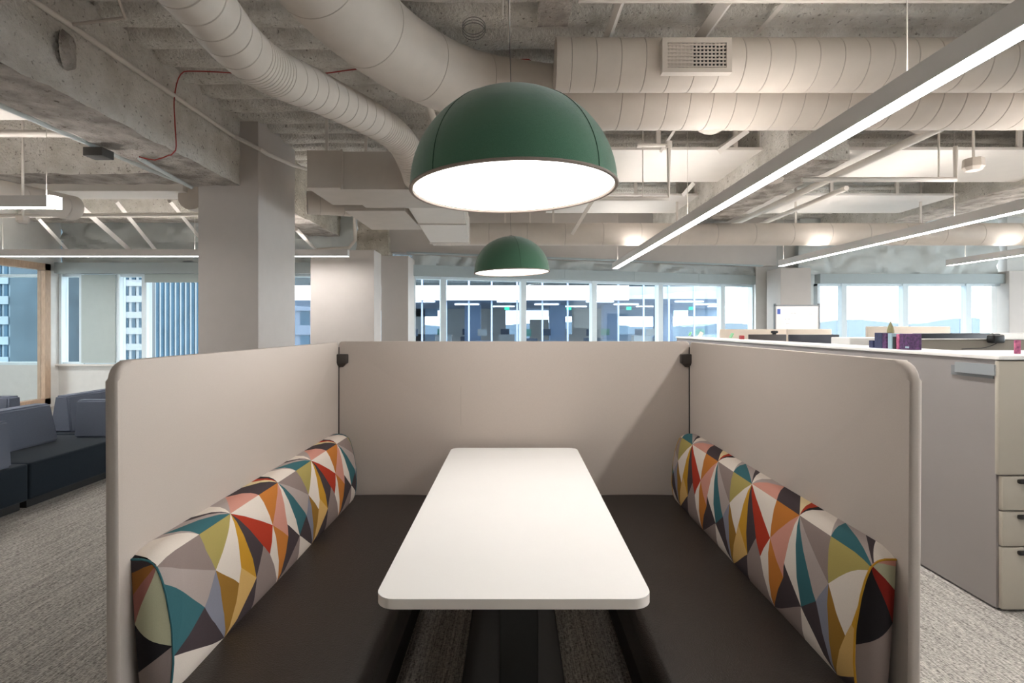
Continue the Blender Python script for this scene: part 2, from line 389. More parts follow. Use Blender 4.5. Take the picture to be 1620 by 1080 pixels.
# far beam along the slanting facade
def slant_beam():
    P0, P1 = Vector((A[0]-.7, A[1]-.22, 0)), Vector((B[0]+.3, B[1]-.02, 0)); d = (P1-P0).normalized(); n_ = Vector((d.y, -d.x, 0)); L = (P1-P0).length
    mb = rough_box(MB(), 0, L, 0, .35, 2.86, DECK, .12, .006)
    for v in mb.v: q = P0+d*v.x+n_*(.35-v.y); v.x, v.y = q.x, q.y
    solo('concrete_beam', mb, 'column', 'smooth grey concrete beam slanting along the centre windows', 'beam')
slant_beam()
solo('metal_ledge', MB().add([(-2.0,9.92,2.84),(5.6,12.1,2.84),(5.6,12.25,2.84),(-2.0,10.07,2.84),(-2.0,9.92,2.865),(5.6,12.1,2.865),(5.6,12.25,2.865),(-2.0,10.07,2.865)], [(0,1,2,3),(4,5,6,7),(0,1,5,4),(1,2,6,5),(2,3,7,6),(3,0,4,7)]), 'valance', 'thin pale blue metal ledge under the slanting concrete beam', 'ledge')

# ============================================================ CEILING CLOUDS
solo('ceiling_panel', MB().box(.95, 11.9, 6.07, 7.42, EYE+2.0, EYE+2.03), 'white', 'nearer of the two flat white ceiling panels, behind the large ducts', 'ceiling panel', 'flat white ceiling panels')
solo('ceiling_panel', MB().box(.55, 6.75, 8.2-.02, 9.44, EYE+2.0, EYE+2.03), 'white', 'farther flat white ceiling panel, just before the long round duct', 'ceiling panel', 'flat white ceiling panels')

# ============================================================ DUCTS
def duct(path, r, label, seams=.2, sparse=None, group=None, n=40, tight=None, m='duct', groove=.004, step=.02):
    P = catmull(path, step); d = 0; rs = []; acc = 0; mi = []
    dist = [0]
    for a, b in zip(P, P[1:]): dist.append(dist[-1]+(b-a).length)
    L = dist[-1]
    marks = []; s = seams*.5
    while s < L:
        marks.append(s)
        if sparse and s/L < sparse[0]: s += sparse[1]; continue
        s += seams if not (tight and any(a <= s/L <= b for a, b in tight)) else .035
    # resample with a ring triple at each mark
    def pos(s):
        s = max(0, min(L, s)); lo = 0
        import bisect
        k = min(max(bisect.bisect(dist, s)-1, 0), len(P)-2); t = (s-dist[k])/max(1e-9, dist[k+1]-dist[k]); return P[k].lerp(P[k+1], t)
    ss = [(s, r) for s in dist if not any(abs(s-q) < .012 for q in marks)]
    for q in marks: ss += [(q-.005, r), (q-.002, r-groove), (q+.002, r-groove), (q+.005, r)]
    ss = sorted(ss)
    mb = MB().tube([pos(s) for s, _ in ss], [x for _, x in ss], n)
    for i in range(len(ss)-1):
        if ss[i][1] < r and ss[i+1][1] < r:
            for j in range(n): mb.mi[i*n+j] = 1
    return mb
# upper spiral duct with grille
t = thing('spiral_duct', (3.5, 4.3, EYE+1.89), 'upper straight round duct with a square-grid grille, right of the large green lamp', 'duct')
part('duct_body', duct([(.345,4.3,EYE+2.09),(3,4.3,EYE+2.09),(9.5,4.3,EYE+2.09)], .2, '', .19), ['duct','seam'], t)
part('end_cap', MB().tube([(.325,4.3,EYE+2.09),(.36,4.3,EYE+2.09)], .207, 40), 'duct', t)
mb = MB(); gx0, gx1 = 1.155, 1.60; gz0, gz1 = EYE+1.955, EYE+2.145; yf = 4.062
c0 = Vector((1.38, 4.3-.2, EYE+2.09))
fr = MB(); fr.box(gx0-.04, gx1+.04, yf-.012, yf+.05, gz1, gz1+.035).box(gx0-.04, gx1+.04, yf-.012, yf+.05, gz0-.035, gz0).box(gx0-.04, gx0, yf-.012, yf+.05, gz0, gz1).box(gx1, gx1+.04, yf-.012, yf+.05, gz0, gz1)
g = part('grille', fr, 'duct', t)
part('opening', MB().box(gx0, gx1, yf+.014, yf+.024, gz0, gz1), 'black', g, 'black sheet standing in for the shaded opening behind the grille bars')  # black sheet imitates the shade inside the duct
for k in range(7):
    z = gz0+.013+(gz1-gz0-.026)*k/6; part('grille_bar', MB().box(gx0, gx1, yf-.004, yf+.006, z-.0045, z+.0045), 'duct', g)
for k in range(15):
    x = gx0+.02+(gx1-gx0-.04)*k/14; part('grille_bar', MB().box(x-.005, x+.005, yf, yf+.01, gz0, gz1), 'duct', g)
part('damper', MB().box(gx0, gx0+.19, yf+.006, yf+.011, gz0, gz1), 'duct_box', g, 'closed half of the grille')
# large elbow duct
t = thing('elbow_duct', (1, 4.9, EYE+1.82), 'largest round duct, curving from the top edge and running right below the grille duct', 'duct')
pth = [(-1.32,0.6,EYE+2.1),(-1.26,2.2,EYE+2.1),(-1.2,3.0,EYE+2.1),(-1.08,3.6,EYE+2.1),(-.85,4.15,EYE+2.1),(-.45,4.62,EYE+2.1),(.1,4.86,EYE+2.1),(.8,4.93,EYE+2.1),(4,4.93,EYE+2.1),(9.5,4.93,EYE+2.1)]
part('duct_body', duct(pth, .28, '', .2, n=48, sparse=(.36,.62)), ['duct','seam'], t)
for i, (x, y0_, z_) in enumerate(((1.93, 5.15, 1.88), (4.05, 5.15, 1.88))):
    part('branch_elbow', MB().tube(catmull([(x, 4.95, EYE+2.12), (x, 5.15, EYE+2.055), (x, 5.3, EYE+2.07), (x, 5.4, EYE+2.2), (x, 5.42, EYE+2.4)], .03), .165, 24), 'duct', t)
# flexible duct to the plenum
t = thing('flexible_duct', (-1.4, 4, EYE+1.5), 'ribbed smaller round duct curving down to the rectangular plenum, left of the large lamp', 'duct')
pth = [(-1.60,1.2,EYE+1.72),(-1.59,2.0,EYE+1.66),(-1.58,2.7,EYE+1.64),(-1.60,3.1,EYE+1.63),(-1.58,3.5,EYE+1.665),(-1.46,4.1,EYE+1.77),(-1.25,4.85,EYE+1.85),(-1.12,5.3,EYE+1.83),(-1.06,5.6,EYE+1.70),(-1.06,5.85,EYE+1.62)]
part('duct_body', duct(pth, .15, '', .14, tight=[(.40,.485),(.77,1)], n=36, groove=.006), ['duct','seam'], t)
# plenum group
t = thing('rectangular_duct', (-1.6, 6, EYE+1.5), 'boxy rectangular air plenum hanging between the column and the large green lamp', 'duct')
part('box_section', MB().rbox(-2.28, -1.885, 5.9, 6.74, EYE+1.527, EYE+1.94, .004, 1, smooth=False), 'duct_box', t)
mb = MB().rbox(-1.885, -.55, 5.88, 6.8, EYE+1.505, EYE+1.92, .004, 1, smooth=False)
part('box_section', mb, 'duct_box', t)
for x in (-1.90, -1.22): part('flange', MB().box(x, x+.022, 5.862, 5.88, EYE+1.50, EYE+1.94), 'duct_box', t)
mb = MB(); xa, xb, ya, yb = -1.36, -.66, 6.8, 8.42
za0, za1, zb0, zb1 = EYE+1.53, EYE+1.92, EYE+1.31, EYE+1.70
mb.add([(xa,ya,za0),(xb,ya,za0),(xb-.05,yb,zb0),(xa+.05,yb,zb0),(xa,ya,za1),(xb,ya,za1),(xb-.05,yb,zb1),(xa+.05,yb,zb1)], [(0,1,2,3),(4,5,6,7),(0,1,5,4),(1,2,6,5),(2,3,7,6),(3,0,4,7)])
for y_ in (6.83, 7.5, 8.4):
    t_ = (y_-ya)/(yb-ya); z_ = za0+(zb0-za0)*t_; mb.box(xa+.05*t_-.015, xb-.05*t_+.015, y_-.012, y_+.012, z_-.015, z_+.41)
part('box_section', mb, 'white', t, 'pale sloping branch running to the far round duct')
for x in (-2.1, -1.66, -1.42): part('hanger', MB().box(x-.015, x+.015, 6.0, 6.02, EYE+1.9, DECK+.05), 'pipe', t)
# grey wide duct behind the plenum
solo('rectangular_duct', MB().box(-2.2, -1.42, 6.95, 8.3, EYE+1.50, EYE+1.83), 'duct_box', 'low wide grey duct seen beyond and below the plenum', 'duct')
solo('round_duct_end', duct([(-2.72,7.05,EYE+1.63),(-2.5,7.15,EYE+1.64),(-2.22,7.3,EYE+1.65)], .15, '', .3), ['duct','seam'], 'short round duct stub left of the plenum', 'duct')
# far round duct across the room
t = thing('spiral_duct', (3, 8.6, EYE+1.3), 'long far round duct crossing the room just above the small green lamp', 'duct')
part('duct_body', duct([(-1.3,8.6,EYE+1.482),(3,8.6,EYE+1.482),(12.5,8.6,EYE+1.482)], .178, '', .6), ['duct','seam'], t)
for x in (-.15, .25, .62, 2.6, 4.5, 6.5): part('hanger', MB().box(x-.015, x+.015, 8.59, 8.61, EYE+1.6, DECK+.05), 'pipe', t)
# left side ducts
solo('rectangular_duct', MB().rbox(-8.4, -4.32, 7.0, 7.45, EYE+1.77, EYE+1.9, .004, 1, smooth=False), 'white', 'long flat white duct at far left under the speckled cross beam', 'duct')
solo('round_duct_end', duct([(-4.28,7.1,EYE+1.72),(-4.28,8,EYE+1.72),(-4.28,8.9,EYE+1.72)], .17, '', .4), ['duct','seam'], 'round duct end at the right end of the long flat white duct', 'duct')
solo('round_duct', duct([(-5.72,4.3,EYE+1.40),(-5.62,5.6,EYE+1.44),(-5.50,6.7,EYE+1.48)], .15, '', .5), ['duct','seam'], 'pale round duct at the left edge behind the short pendant', 'duct')
solo('rectangular_duct', MB().box(-8.4, -4.0, 3.7, 4.94, EYE+1.9, EYE+2.15), 'white', 'flat white duct bottom at the upper left edge above the beam conduit', 'duct')

# ============================================================ PENDANT DOME LAMPS
def dome(loc, label, top, seam_a):
    R = .448; H = .425
    t = thing('dome_pendant_lamp', loc, label, 'pendant lamp', 'green felt dome lamps')
    t.rotation_euler = (0, math.radians(-1.6), 0)
    L = Vector(loc); N = 96; K = 28
    mb = MB(); vs = []; fs = []
    for s_, (rr, hh) in enumerate(((R, H), (R-.012, H-.012))):
        for k in range(K+1):
            a = math.pi/2*k/K
            for j in range(N):
                th = 2*math.pi*j/N; vs.append(L+Vector((rr*math.cos(a)*math.cos(th), rr*math.cos(a)*math.sin(th), hh*math.sin(a)+.004)))
    for s_ in (0, 1):
        o0 = s_*(K+1)*N
        for k in range(K):
            for j in range(N):
                a, b = o0+k*N+j, o0+k*N+(j+1) % N; fs.append((a, b, b+N, a+N))
    mb.add(vs, fs, 0, True)
    part('lamp_shade', mb, 'felt', t)
    for q in range(4):
        th = seam_a+q*math.pi/2
        pts = [L+Vector((R*1.0015*math.cos(a)*math.cos(th), R*1.0015*math.cos(a)*math.sin(th), H*1.0015*math.sin(a)+.004)) for a in [math.pi/2*k/24 for k in range(24)]]
        part('seam', MB().tube(pts, .0016, 5), 'felt_seam', t)
    ring = [L+Vector(((R+.002)*math.cos(2*math.pi*j/N), (R+.002)*math.sin(2*math.pi*j/N), 0)) for j in range(N)]
    mb = MB(); vs = []; fs = []
    for j in range(N):
        c = Vector((math.cos(2*math.pi*j/N), math.sin(2*math.pi*j/N), 0))
        for k in range(8):
            a = 2*math.pi*k/8; vs.append(L+c*(R-.004+.009*math.cos(a))+Vector((0,0,.007*math.sin(a))))
    for j in range(N):
        for k in range(8): fs.append((j*8+k, ((j+1) % N)*8+k, ((j+1) % N)*8+(k+1) % 8, j*8+(k+1) % 8))
    part('rim', mb.add(vs, fs, 0, True), 'rim', t, 'grey-brown felt edge band')
    mb = MB().add([L+Vector(((R-.013)*math.cos(2*math.pi*j/N), (R-.013)*math.sin(2*math.pi*j/N), .006)) for j in range(N)], [list(range(N))])
    part('diffuser', mb, 'dome_lens', t, 'glowing white diffuser')
    part('cap', MB().tube([L+Vector((0,0,H)), L+Vector((0,0,H+.012))], .02, 16), 'darkgap', t)
    part('cord', MB().tube([L+Vector((0,0,H+.01)), L+Vector((0,0,top-L.z))], .0022, 6), 'cable', t)
dome((-.003, 2.36, 2.07), 'large green felt dome lamp hanging above the near part of the booth table', DECK+.03, math.radians(-43))
dome((-.03, 6.4, 2.118), 'small-looking distant green felt dome lamp hanging before the centre windows', DECK+.03, math.radians(-77))

# ============================================================ LINEAR PENDANTS
def bar(p0, p1, label, hang=(), wdt=.105, hgt=.105, end_glow=False):
    """suspended linear fixture from p0 to p1 (bottom centre line), along X or Y"""
    x0, y0, z = p0; x1, y1, _ = p1; alongY = abs(y1-y0) > abs(x1-x0); h = wdt/2; g = .006
    t = thing('linear_pendant_light', ((x0+x1)/2, (y0+y1)/2, z), label, 'linear light', 'grey linear pendant lights')
    def B(mb, a, b, za, zb):
        return mb.box(x0+a, x0+b, y0, y1, za, zb) if alongY else mb.box(x0, x1, y0+a, y0+b, za, zb)
    mb = MB(); B(mb, -h, -h+g, z, z+hgt); B(mb, h-g, h, z, z+hgt); B(mb, -h+g, h-g, z+.03, z+.06)
    part('housing', mb, 'fixture', t)
    part('lens', B(MB(), -h+g, h-g, z+.002, z+.028), 'lens', t, 'glowing white lower lens')
    part('upper_lens', B(MB(), -h+.02, h-.02, z+.062, z+.075), 'lens_up', t, 'glowing upward lens')
    for e, (ex, ey) in enumerate(((x0, y0), (x1, y1))):
        m_ = 'lens' if (end_glow and e == 1) else 'fixture'
        if alongY: q = MB().box(ex-h, ex+h, ey-.004 if e == 0 else ey, ey if e == 0 else ey+.004, z, z+hgt)
        else: q = MB().box(ex-.004 if e == 0 else ex, ex if e == 0 else ex+(.05 if end_glow else .004), ey-h, ey+h, z, z+hgt)
        part('end_cap', q, m_, t, 'glowing white end' if m_ == 'lens' else None)
    for c in hang:
        c = Vector((x0, c, 0)) if alongY else Vector((c, y0, 0))
        part('suspension_cable', MB().tube([(c.x, c.y, z+.08), (c.x, c.y, DECK)], .003, 6), 'pipe', t)
ZB = EYE+1.1
bar((1.90,.1,ZB), (1.90,10.16,ZB), 'longest and brightest linear pendant, crossing the upper right diagonally', (.3, 2.6, 5.9, 9.9))
bar((4.83,3.7,ZB), (4.83,9.75,ZB), 'second linear pendant from the centre, above the desks at right', (3.9, 5.9, 9.65))
bar((7.8,3.7,ZB), (7.8,9.65,ZB), 'short-looking third linear pendant at the far right edge', (4, 6.5, 9.3))
bar((-8.3,4.97,ZB), (-4.28,4.97,ZB), 'left pendant with a glowing end, nearer of the two at the left edge', (-7.6, -5.35, -4.33), end_glow=True)
bar((-8.3,8.4,ZB), (-2.6,8.4,ZB), 'farther left pendant running across before the windows behind the large column', (-8.0, -5.0))
bar((-8.3,1.5,ZB), (-4.4,1.5,ZB), 'unseen linear pendant added as fill light over the left lounge, outside the picture', (-7, -5))  # extra pendant out of view, added to fill in light

# ============================================================ PIPES, STRUTS, WIRES
def pipe(pts, r, label, cat='pipe', m='pipe', name='pipe', group=None, n=10):
    return solo(name, MB().tube(pts, r, n), m, label, cat, group)
pipe([(-3.27,.3,EYE+2.22),(-3.27,6.25,EYE+2.22),(-3.04,6.42,EYE+2.12),(-3.035,6.6,EYE+2.12),(-3.03,7.35,EYE+2.21),(-2.9,7.6,EYE+2.22)], .024, 'conduit running along the right face of the big left beam', 'conduit', name='conduit', m='pipe')
pipe([(-3.27,3.95,EYE+2.22),(-2.9,4.0,EYE+2.3),(-2.6,3.4,EYE+2.33),(-2.2,2.9,EYE+2.35)], .012, 'thin branch conduit crossing up to the top edge beside the big left beam', 'conduit', name='conduit', m='duct')
pipe([(-3.27,3.5,EYE+2.22),(-3.33,3.4,EYE+2.1),(-3.33,3.05,EYE+1.85),(-3.33,2.9,EYE+1.71)], .007, 'thin conduit dropping down the face of the big left beam', 'conduit', name='conduit', m='duct')
pipe([(-3.95,1.5,EYE+1.70),(-3.95,5.8,EYE+1.70),(-3.9,6.5,EYE+1.70)], .022, 'pale conduit along the lower left edge of the big left beam', 'conduit', m='foil', name='conduit')
pipe([(-3.85,6.4,EYE+1.66),(-3.7,5.3,EYE+1.66)], .02, 'second short pale conduit under the beam end by the large column', 'conduit', m='foil', name='conduit')
solo('junction_box', MB().rbox(*(-3.98,-3.8), 4.95, 5.1, EYE+1.58, EYE+1.66, .006), 'darkgap', 'small dark junction box under the left beam', 'junction box')
pipe([(-8.4,5.2,EYE+1.87),(-3.98,5.2,EYE+1.87)], .035, 'horizontal white pipe at the upper left in front of the speckled beam')
pipe([(-8.5,8.0,EYE+1.65),(-3.8,8.0,EYE+1.68)], .03, 'white sprinkler pipe at far left crossing before the diagonal braces')
pipe([(-7.1,5.1,EYE+1.87),(-7.1,5.1,DECK)], .008, 'hanger rod of the upper left pipe', 'hanger rod', name='hanger_rod')
br = [((118,318),(207,397),.05), ((183,318),(247,397),.035), ((268,318),(316,376),.035), ((60,345),(110,399),.03)]
for i, (a, b, r) in enumerate(br):
    solo('diagonal_brace', MB().tube([at(a[0], a[1], 8.1), at(b[0], b[1], 9.95)], r, 4, smooth=False), 'white',
         ['thickest white diagonal brace above the far left windows', 'second white diagonal brace, right of the thickest one', 'white diagonal brace right beside the large column', 'white diagonal brace nearest the left wall'][i], 'brace', 'white braces above the far left windows')
pipe([(1.32,5.8,EYE+1.96),(1.665,5.8,EYE+1.96),(1.665,5.8,EYE+1.385),(.3,5.8,EYE+1.385)], .026, 'white sprinkler pipe dropping and turning left beside the large lamp')
solo('pipe_fitting', MB().tube([(1.665,5.8,EYE+1.93),(1.665,5.8,EYE+2.0)], .036, 12), 'pipe', 'fitting at the top of the dropping sprinkler pipe beside the large lamp', 'pipe fitting')
pipe([(1.385,5.8,EYE+1.4),(1.385,5.8,DECK)], .006, 'thin rod holding the sprinkler pipe beside the large lamp', 'hanger rod', name='hanger_rod')
pipe([(4.76,5.8,EYE+1.95),(4.76,5.8,EYE+1.59),(3.1,5.8,EYE+1.59)], .026, 'white sprinkler pipe with an elbow at upper right under the ducts')
pipe([(4.58,5.8,EYE+1.6),(4.58,5.8,DECK)], .010, 'thin rod holding the upper right sprinkler pipe', 'hanger rod', name='hanger_rod')
pipe([(-.80,4.6,EYE+2.1),(-.80,5.6,EYE+2.02),(-.80,5.62,EYE+1.9),(-.3,5.62,EYE+1.88)], .035, 'white pipe elbow peeking out left of the large lamp under the big duct')
pipe([(4.05,4.9,EYE+1.90),(4.05,10.4,EYE+1.90)], .045, 'upper of two long pipes receding under the ceiling at right')
pipe([(4.45,7.2,EYE+1.86),(4.45,10.6,EYE+1.86)], .035, 'lower of two long pipes receding under the ceiling at right')
for i, (a, b, r, Y0, Y1) in enumerate([((1183,205),(1136,239),.04,5.9,6.1), ((1098,440),(1098,441),.01,9,9.01), ((982,0),(960,62),.035,3.9,4.35), ((1150,0),(1106,62),.055,3.9,4.35), ((1245,0),(1195,56),.02,4.0,4.4), ((1100,287),(1082,307),.04,7.5,8.1), ((938,316),(905,370),.035,8.0,8.3), ((1068,205),(1045,240),.02,5.9,6.1)]):
    if i == 1: continue
    solo('ceiling_strut', MB().tube([at(*a, Y0), at(*b, Y1)], r, 4, smooth=False), 'white',
         ['slanting white strut beneath the big duct, right of the sprinkler pipe', '', 'slim white strut at the top above the grille duct end', 'broad white strut at the top above the grille', 'thin strut at the top right of the grille', 'short white strut between the two flat ceiling panels', 'white slanting strut right below the large lamp rim', 'thin strut just above the dropping sprinkler pipe'][i], 'strut')
for i, x in enumerate((795, 805)):
    p = at(x, 60, 3.6); pipe([(p.x, p.y, EYE+1.9 if i else EYE+2.08), (p.x, p.y, DECK)], .009, ['left of the twin thin rods above the large lamp', 'right of the twin thin rods above the large lamp'][i], 'hanger rod', name='hanger_rod')
for i, (px, y0p, Y) in enumerate([(1042,236,6.0),(1164,236,6.0),(1206,236,6.0),(1330,234,6.0),(1614,230,6.0),(1006,309,8.15),(1102,309,8.15),(1120,309,8.15),(1316,306,8.15),(1420,306,8.15)]):
    p = at(px, y0p, Y+.1); solo('panel_post', MB().box(p.x-.025, p.x+.025, p.y, p.y+.03, EYE+2.03, DECK+.03), 'white', 'white hanger post between ceiling deck and flat ceiling panel', 'hanger post', 'hanger posts of the flat ceiling panels')
pipe([(.45,3.78,EYE+2.31),(5.2,3.78,EYE+2.31)], .03, 'white channel running along the very top edge at right')
solo('bare_concrete_patch', MB().tube([(-3.31,3.96,EYE+2.03),(-3.268,3.98,EYE+2.03)], [.15,.11], 12), 'soffit', 'dark oval patch of bare concrete on the big left beam', 'concrete patch')
# wires
def wire(pts, r, label, m='redwire', cat='wire'): solo('wire', MB().tube(catmull(pts, .05), r, 6), m, label, cat)
wire([at(220,248,5.1), at(245,253,5.15), at(268,245,5.25), (-3.36,5.2,EYE+1.655), (-3.26,5.17,EYE+1.70), (-3.255,5.15,EYE+1.95), (-3.26,5.15,EYE+2.2), (-3.2,5.15,EYE+2.42), (-3.05,5.15,EYE+2.45), (-2.6,5.2,EYE+2.45)], .006, 'red wire looping down over the big left beam')
wire([(-2.35,5.2,EYE+2.46),(-1.9,5.2,EYE+2.45),(-1.55,5.1,EYE+2.44),(-1.0,5.0,EYE+2.45)], .006, 'red wire on the ceiling between the two curved ducts')
wire([at(778,98,4.95), at(805,96,4.95), at(836,94,4.95), at(842,101,4.95)], .006, 'red wire above the large lamp cord')
wire([at(1302,3,4.2), at(1275,35,4.5), at(1262,50,4.62), at(1258,56,4.62)], .007, 'red wire hanging at the top, right of the grille')
wire([at(1258,56,4.6), at(1262,42,4.6), at(1272,40,4.6), at(1277,56,4.6)], .014, 'small red cable hoop above the grille duct')
wire([at(1261,200,6.0), at(1262,215,6.0), at(1258,232,6.0)], .008, 'short red wire below the big duct beside the longest pendant')
lp = [at(750,52,4.0)+Vector((.085*math.cos(a), 0, .07*math.sin(a)+.0012*k)) for k, a in enumerate([i*.35 for i in range(54)])]
wire(lp, .003, 'coiled grey cable hanging under the ceiling above the large lamp', 'cable', 'cable')
# sensors
def sensor(p, label, s=1.0):
    t = thing('ceiling_sensor', p, label, 'sensor'); p = Vector(p)
    part('body', MB().tube([p, p+Vector((0,0,.035*s)), p+Vector((0,0,.12*s))], [.07*s, .095*s, .09*s], 8, smooth=False), 'duct', t)
    part('stem', MB().tube([p+Vector((0,0,.12*s)), (p.x, p.y, DECK)], .012, 8), 'pipe', t)
sensor(tuple(at(1540,270,5.5)), 'grey octagonal sensor hanging at the upper right')
sensor(tuple(at(36,353,5.6)), 'small grey sensor hanging below the left glowing-end pendant', .6)
solo('smoke_detector', MB().tube([(2.98,6.2,3.14),(2.98,6.2,3.17)], [.1,.12], 20), 'duct', 'round disc detector under the right beam behind the longest pendant', 'detector')
pipe([at(560,300,9.4), at(562,380,9.4), at(552,392,9.4), at(500,395,9.4), at(468,362,8.0)], .03, 'bent white conduit above the boxed column', 'conduit', name='conduit')

# ============================================================ THE BOOTH
XL, XR, Y0, Y1 = -1.093, 1.088, 1.48, 3.335
def rounded_panel(axis, a0, a1, z0, z1, t0, t1, rc0, rc1, br=.010):
    """upholstered slab: outline in (a, z) with rounded top corners, soft edges"""
    n = 8; out = [(a0, z0), (a1, z0)]
    out += [(a1-rc1+rc1*math.cos(q), z1-rc1+rc1*math.sin(q)) for q in [math.pi/2*k/n for k in range(n+1)]]
    out += [(a0+rc0-rc0*math.sin(q), z1-rc0+rc0*math.cos(q)) for q in [math.pi/2*k/n for k in range(n+1)]]
    b = bmesh.new(); V = lambda a, z, t: (t, a, z) if axis == 'y' else (a, t, z)
    v0 = [b.verts.new(V(a, z, t0)) for a, z in out]; v1 = [b.verts.new(V(a, z, t1)) for a, z in out]
    b.faces.new(v0); b.faces.new(v1[::-1]); N = len(out); rim = []
    for i in range(N): b.faces.new((v0[i], v0[(i+1) % N], v1[(i+1) % N], v1[i]))
    b.edges.ensure_lookup_table()
    es = [e for e in b.edges if (e.verts[0] in v0) == (e.verts[1] in v0)]
    bmesh.ops.bevel(b, geom=es, offset=br, segments=4, affect='EDGES', profile=.5)
    return MB().bm(b, 0, True)
T = .034
solo('privacy_screen', rounded_panel('y', Y0, Y1, .02, 1.375, XL-T, XL, .055, .02, .012), 'screen', 'left upholstered beige booth screen, seen from its inner side', 'screen', 'booth screens')
solo('privacy_screen', rounded_panel('y', Y0, Y1, .02, 1.375, XR, XR+T, .055, .02, .012), 'screen', 'right upholstered beige booth screen beside the cabinet', 'screen', 'booth screens')
tb = thing('privacy_screen', (0, Y1+.02, .02), 'back upholstered beige booth screen behind the table', 'screen', 'booth screens')
part('panel', rounded_panel('x', XL, XR, .02, 1.38, Y1+.005, Y1+.005+T, .02, .02, .008), 'screen', tb)
part('thread_mark', MB().box(-.335, -.333, Y1+.003, Y1+.006, .86, 1.10), 'screen_edge', tb)
for sx_, xx in ((1, XL), (-1, XR)):
    part('gap_filler', MB().box(xx-.005, xx+.005, Y1+.001, Y1+.030, .03, 1.345), 'bracket', tb)  # dark filler added to stop light leaking through the corner gap
    mb = MB(); z0, z1 = 1.235, 1.30; d0 = .062
    pr = [(xx-.012*sx_, Y1-.045), (xx+d0*sx_, Y1-.03), (xx+d0*sx_, Y1+.003), (xx-.012*sx_, Y1+.003)]
    x_a, x_b = sorted((xx-.016*sx_, xx+.062*sx_))
    mb.rbox(x_a, x_b, Y1-.035, Y1+.006, 1.245, 1.302, .006, 2)
    mb.add([(x_a+.004,Y1-.033,1.248),(x_b-.004,Y1-.033,1.248),(xx+.02*sx_-.012,Y1-.008,1.222),(xx+.02*sx_+.012,Y1-.008,1.222),(x_a+.004,Y1+.004,1.248),(x_b-.004,Y1+.004,1.248)], [(0,1,3,2),(0,2,4),(1,3,5),(2,3,5,4)])
    part('corner_bracket', mb, 'bracket', tb, 'dark brown corner clip joining the screens')

def bench(sgn, label):
    xo, xi = (XL+.002, -.435) if sgn < 0 else (XR-.002, .432)
    t = thing('booth_bench', ((xo+xi)/2, 2.4, 0), label, 'bench', 'booth benches')
    a, b = sorted((xo, xi))
    # upholstered seat with a soft front edge
    mb = MB(); pts = [(xo, .27), (xi-.005*sgn, .27)]
    r = .055; cx, cz = xi+r*sgn, .425-r
    pts = [(xo, .27), (xi, .27)]+[(cx-r*sgn*math.cos(q), cz+r*math.sin(q)) for q in [math.pi/2*k/8 for k in range(9)]]
    pts += [(xi+(xo-xi)*t_, .425+.006*math.sin(math.pi*t_)) for t_ in (.25,.4,.55,.7,.85)]+[(xo, .425)]
    mb.prism(pts, Y0+.02, Y1-.002)
    for i in range(len(mb.sm)): mb.sm[i] = len(mb.f[i]) == 4
    part('seat', mb, 'leather', t)
    a, b = sorted((xo, xi+.055*sgn))
    part('base', MB().box(a, b, Y0+.03, Y1-.002, 0, .27), 'base', t)
bench(-1, 'left booth bench with dark brown leather seat'); bench(1, 'right booth bench with dark brown leather seat')

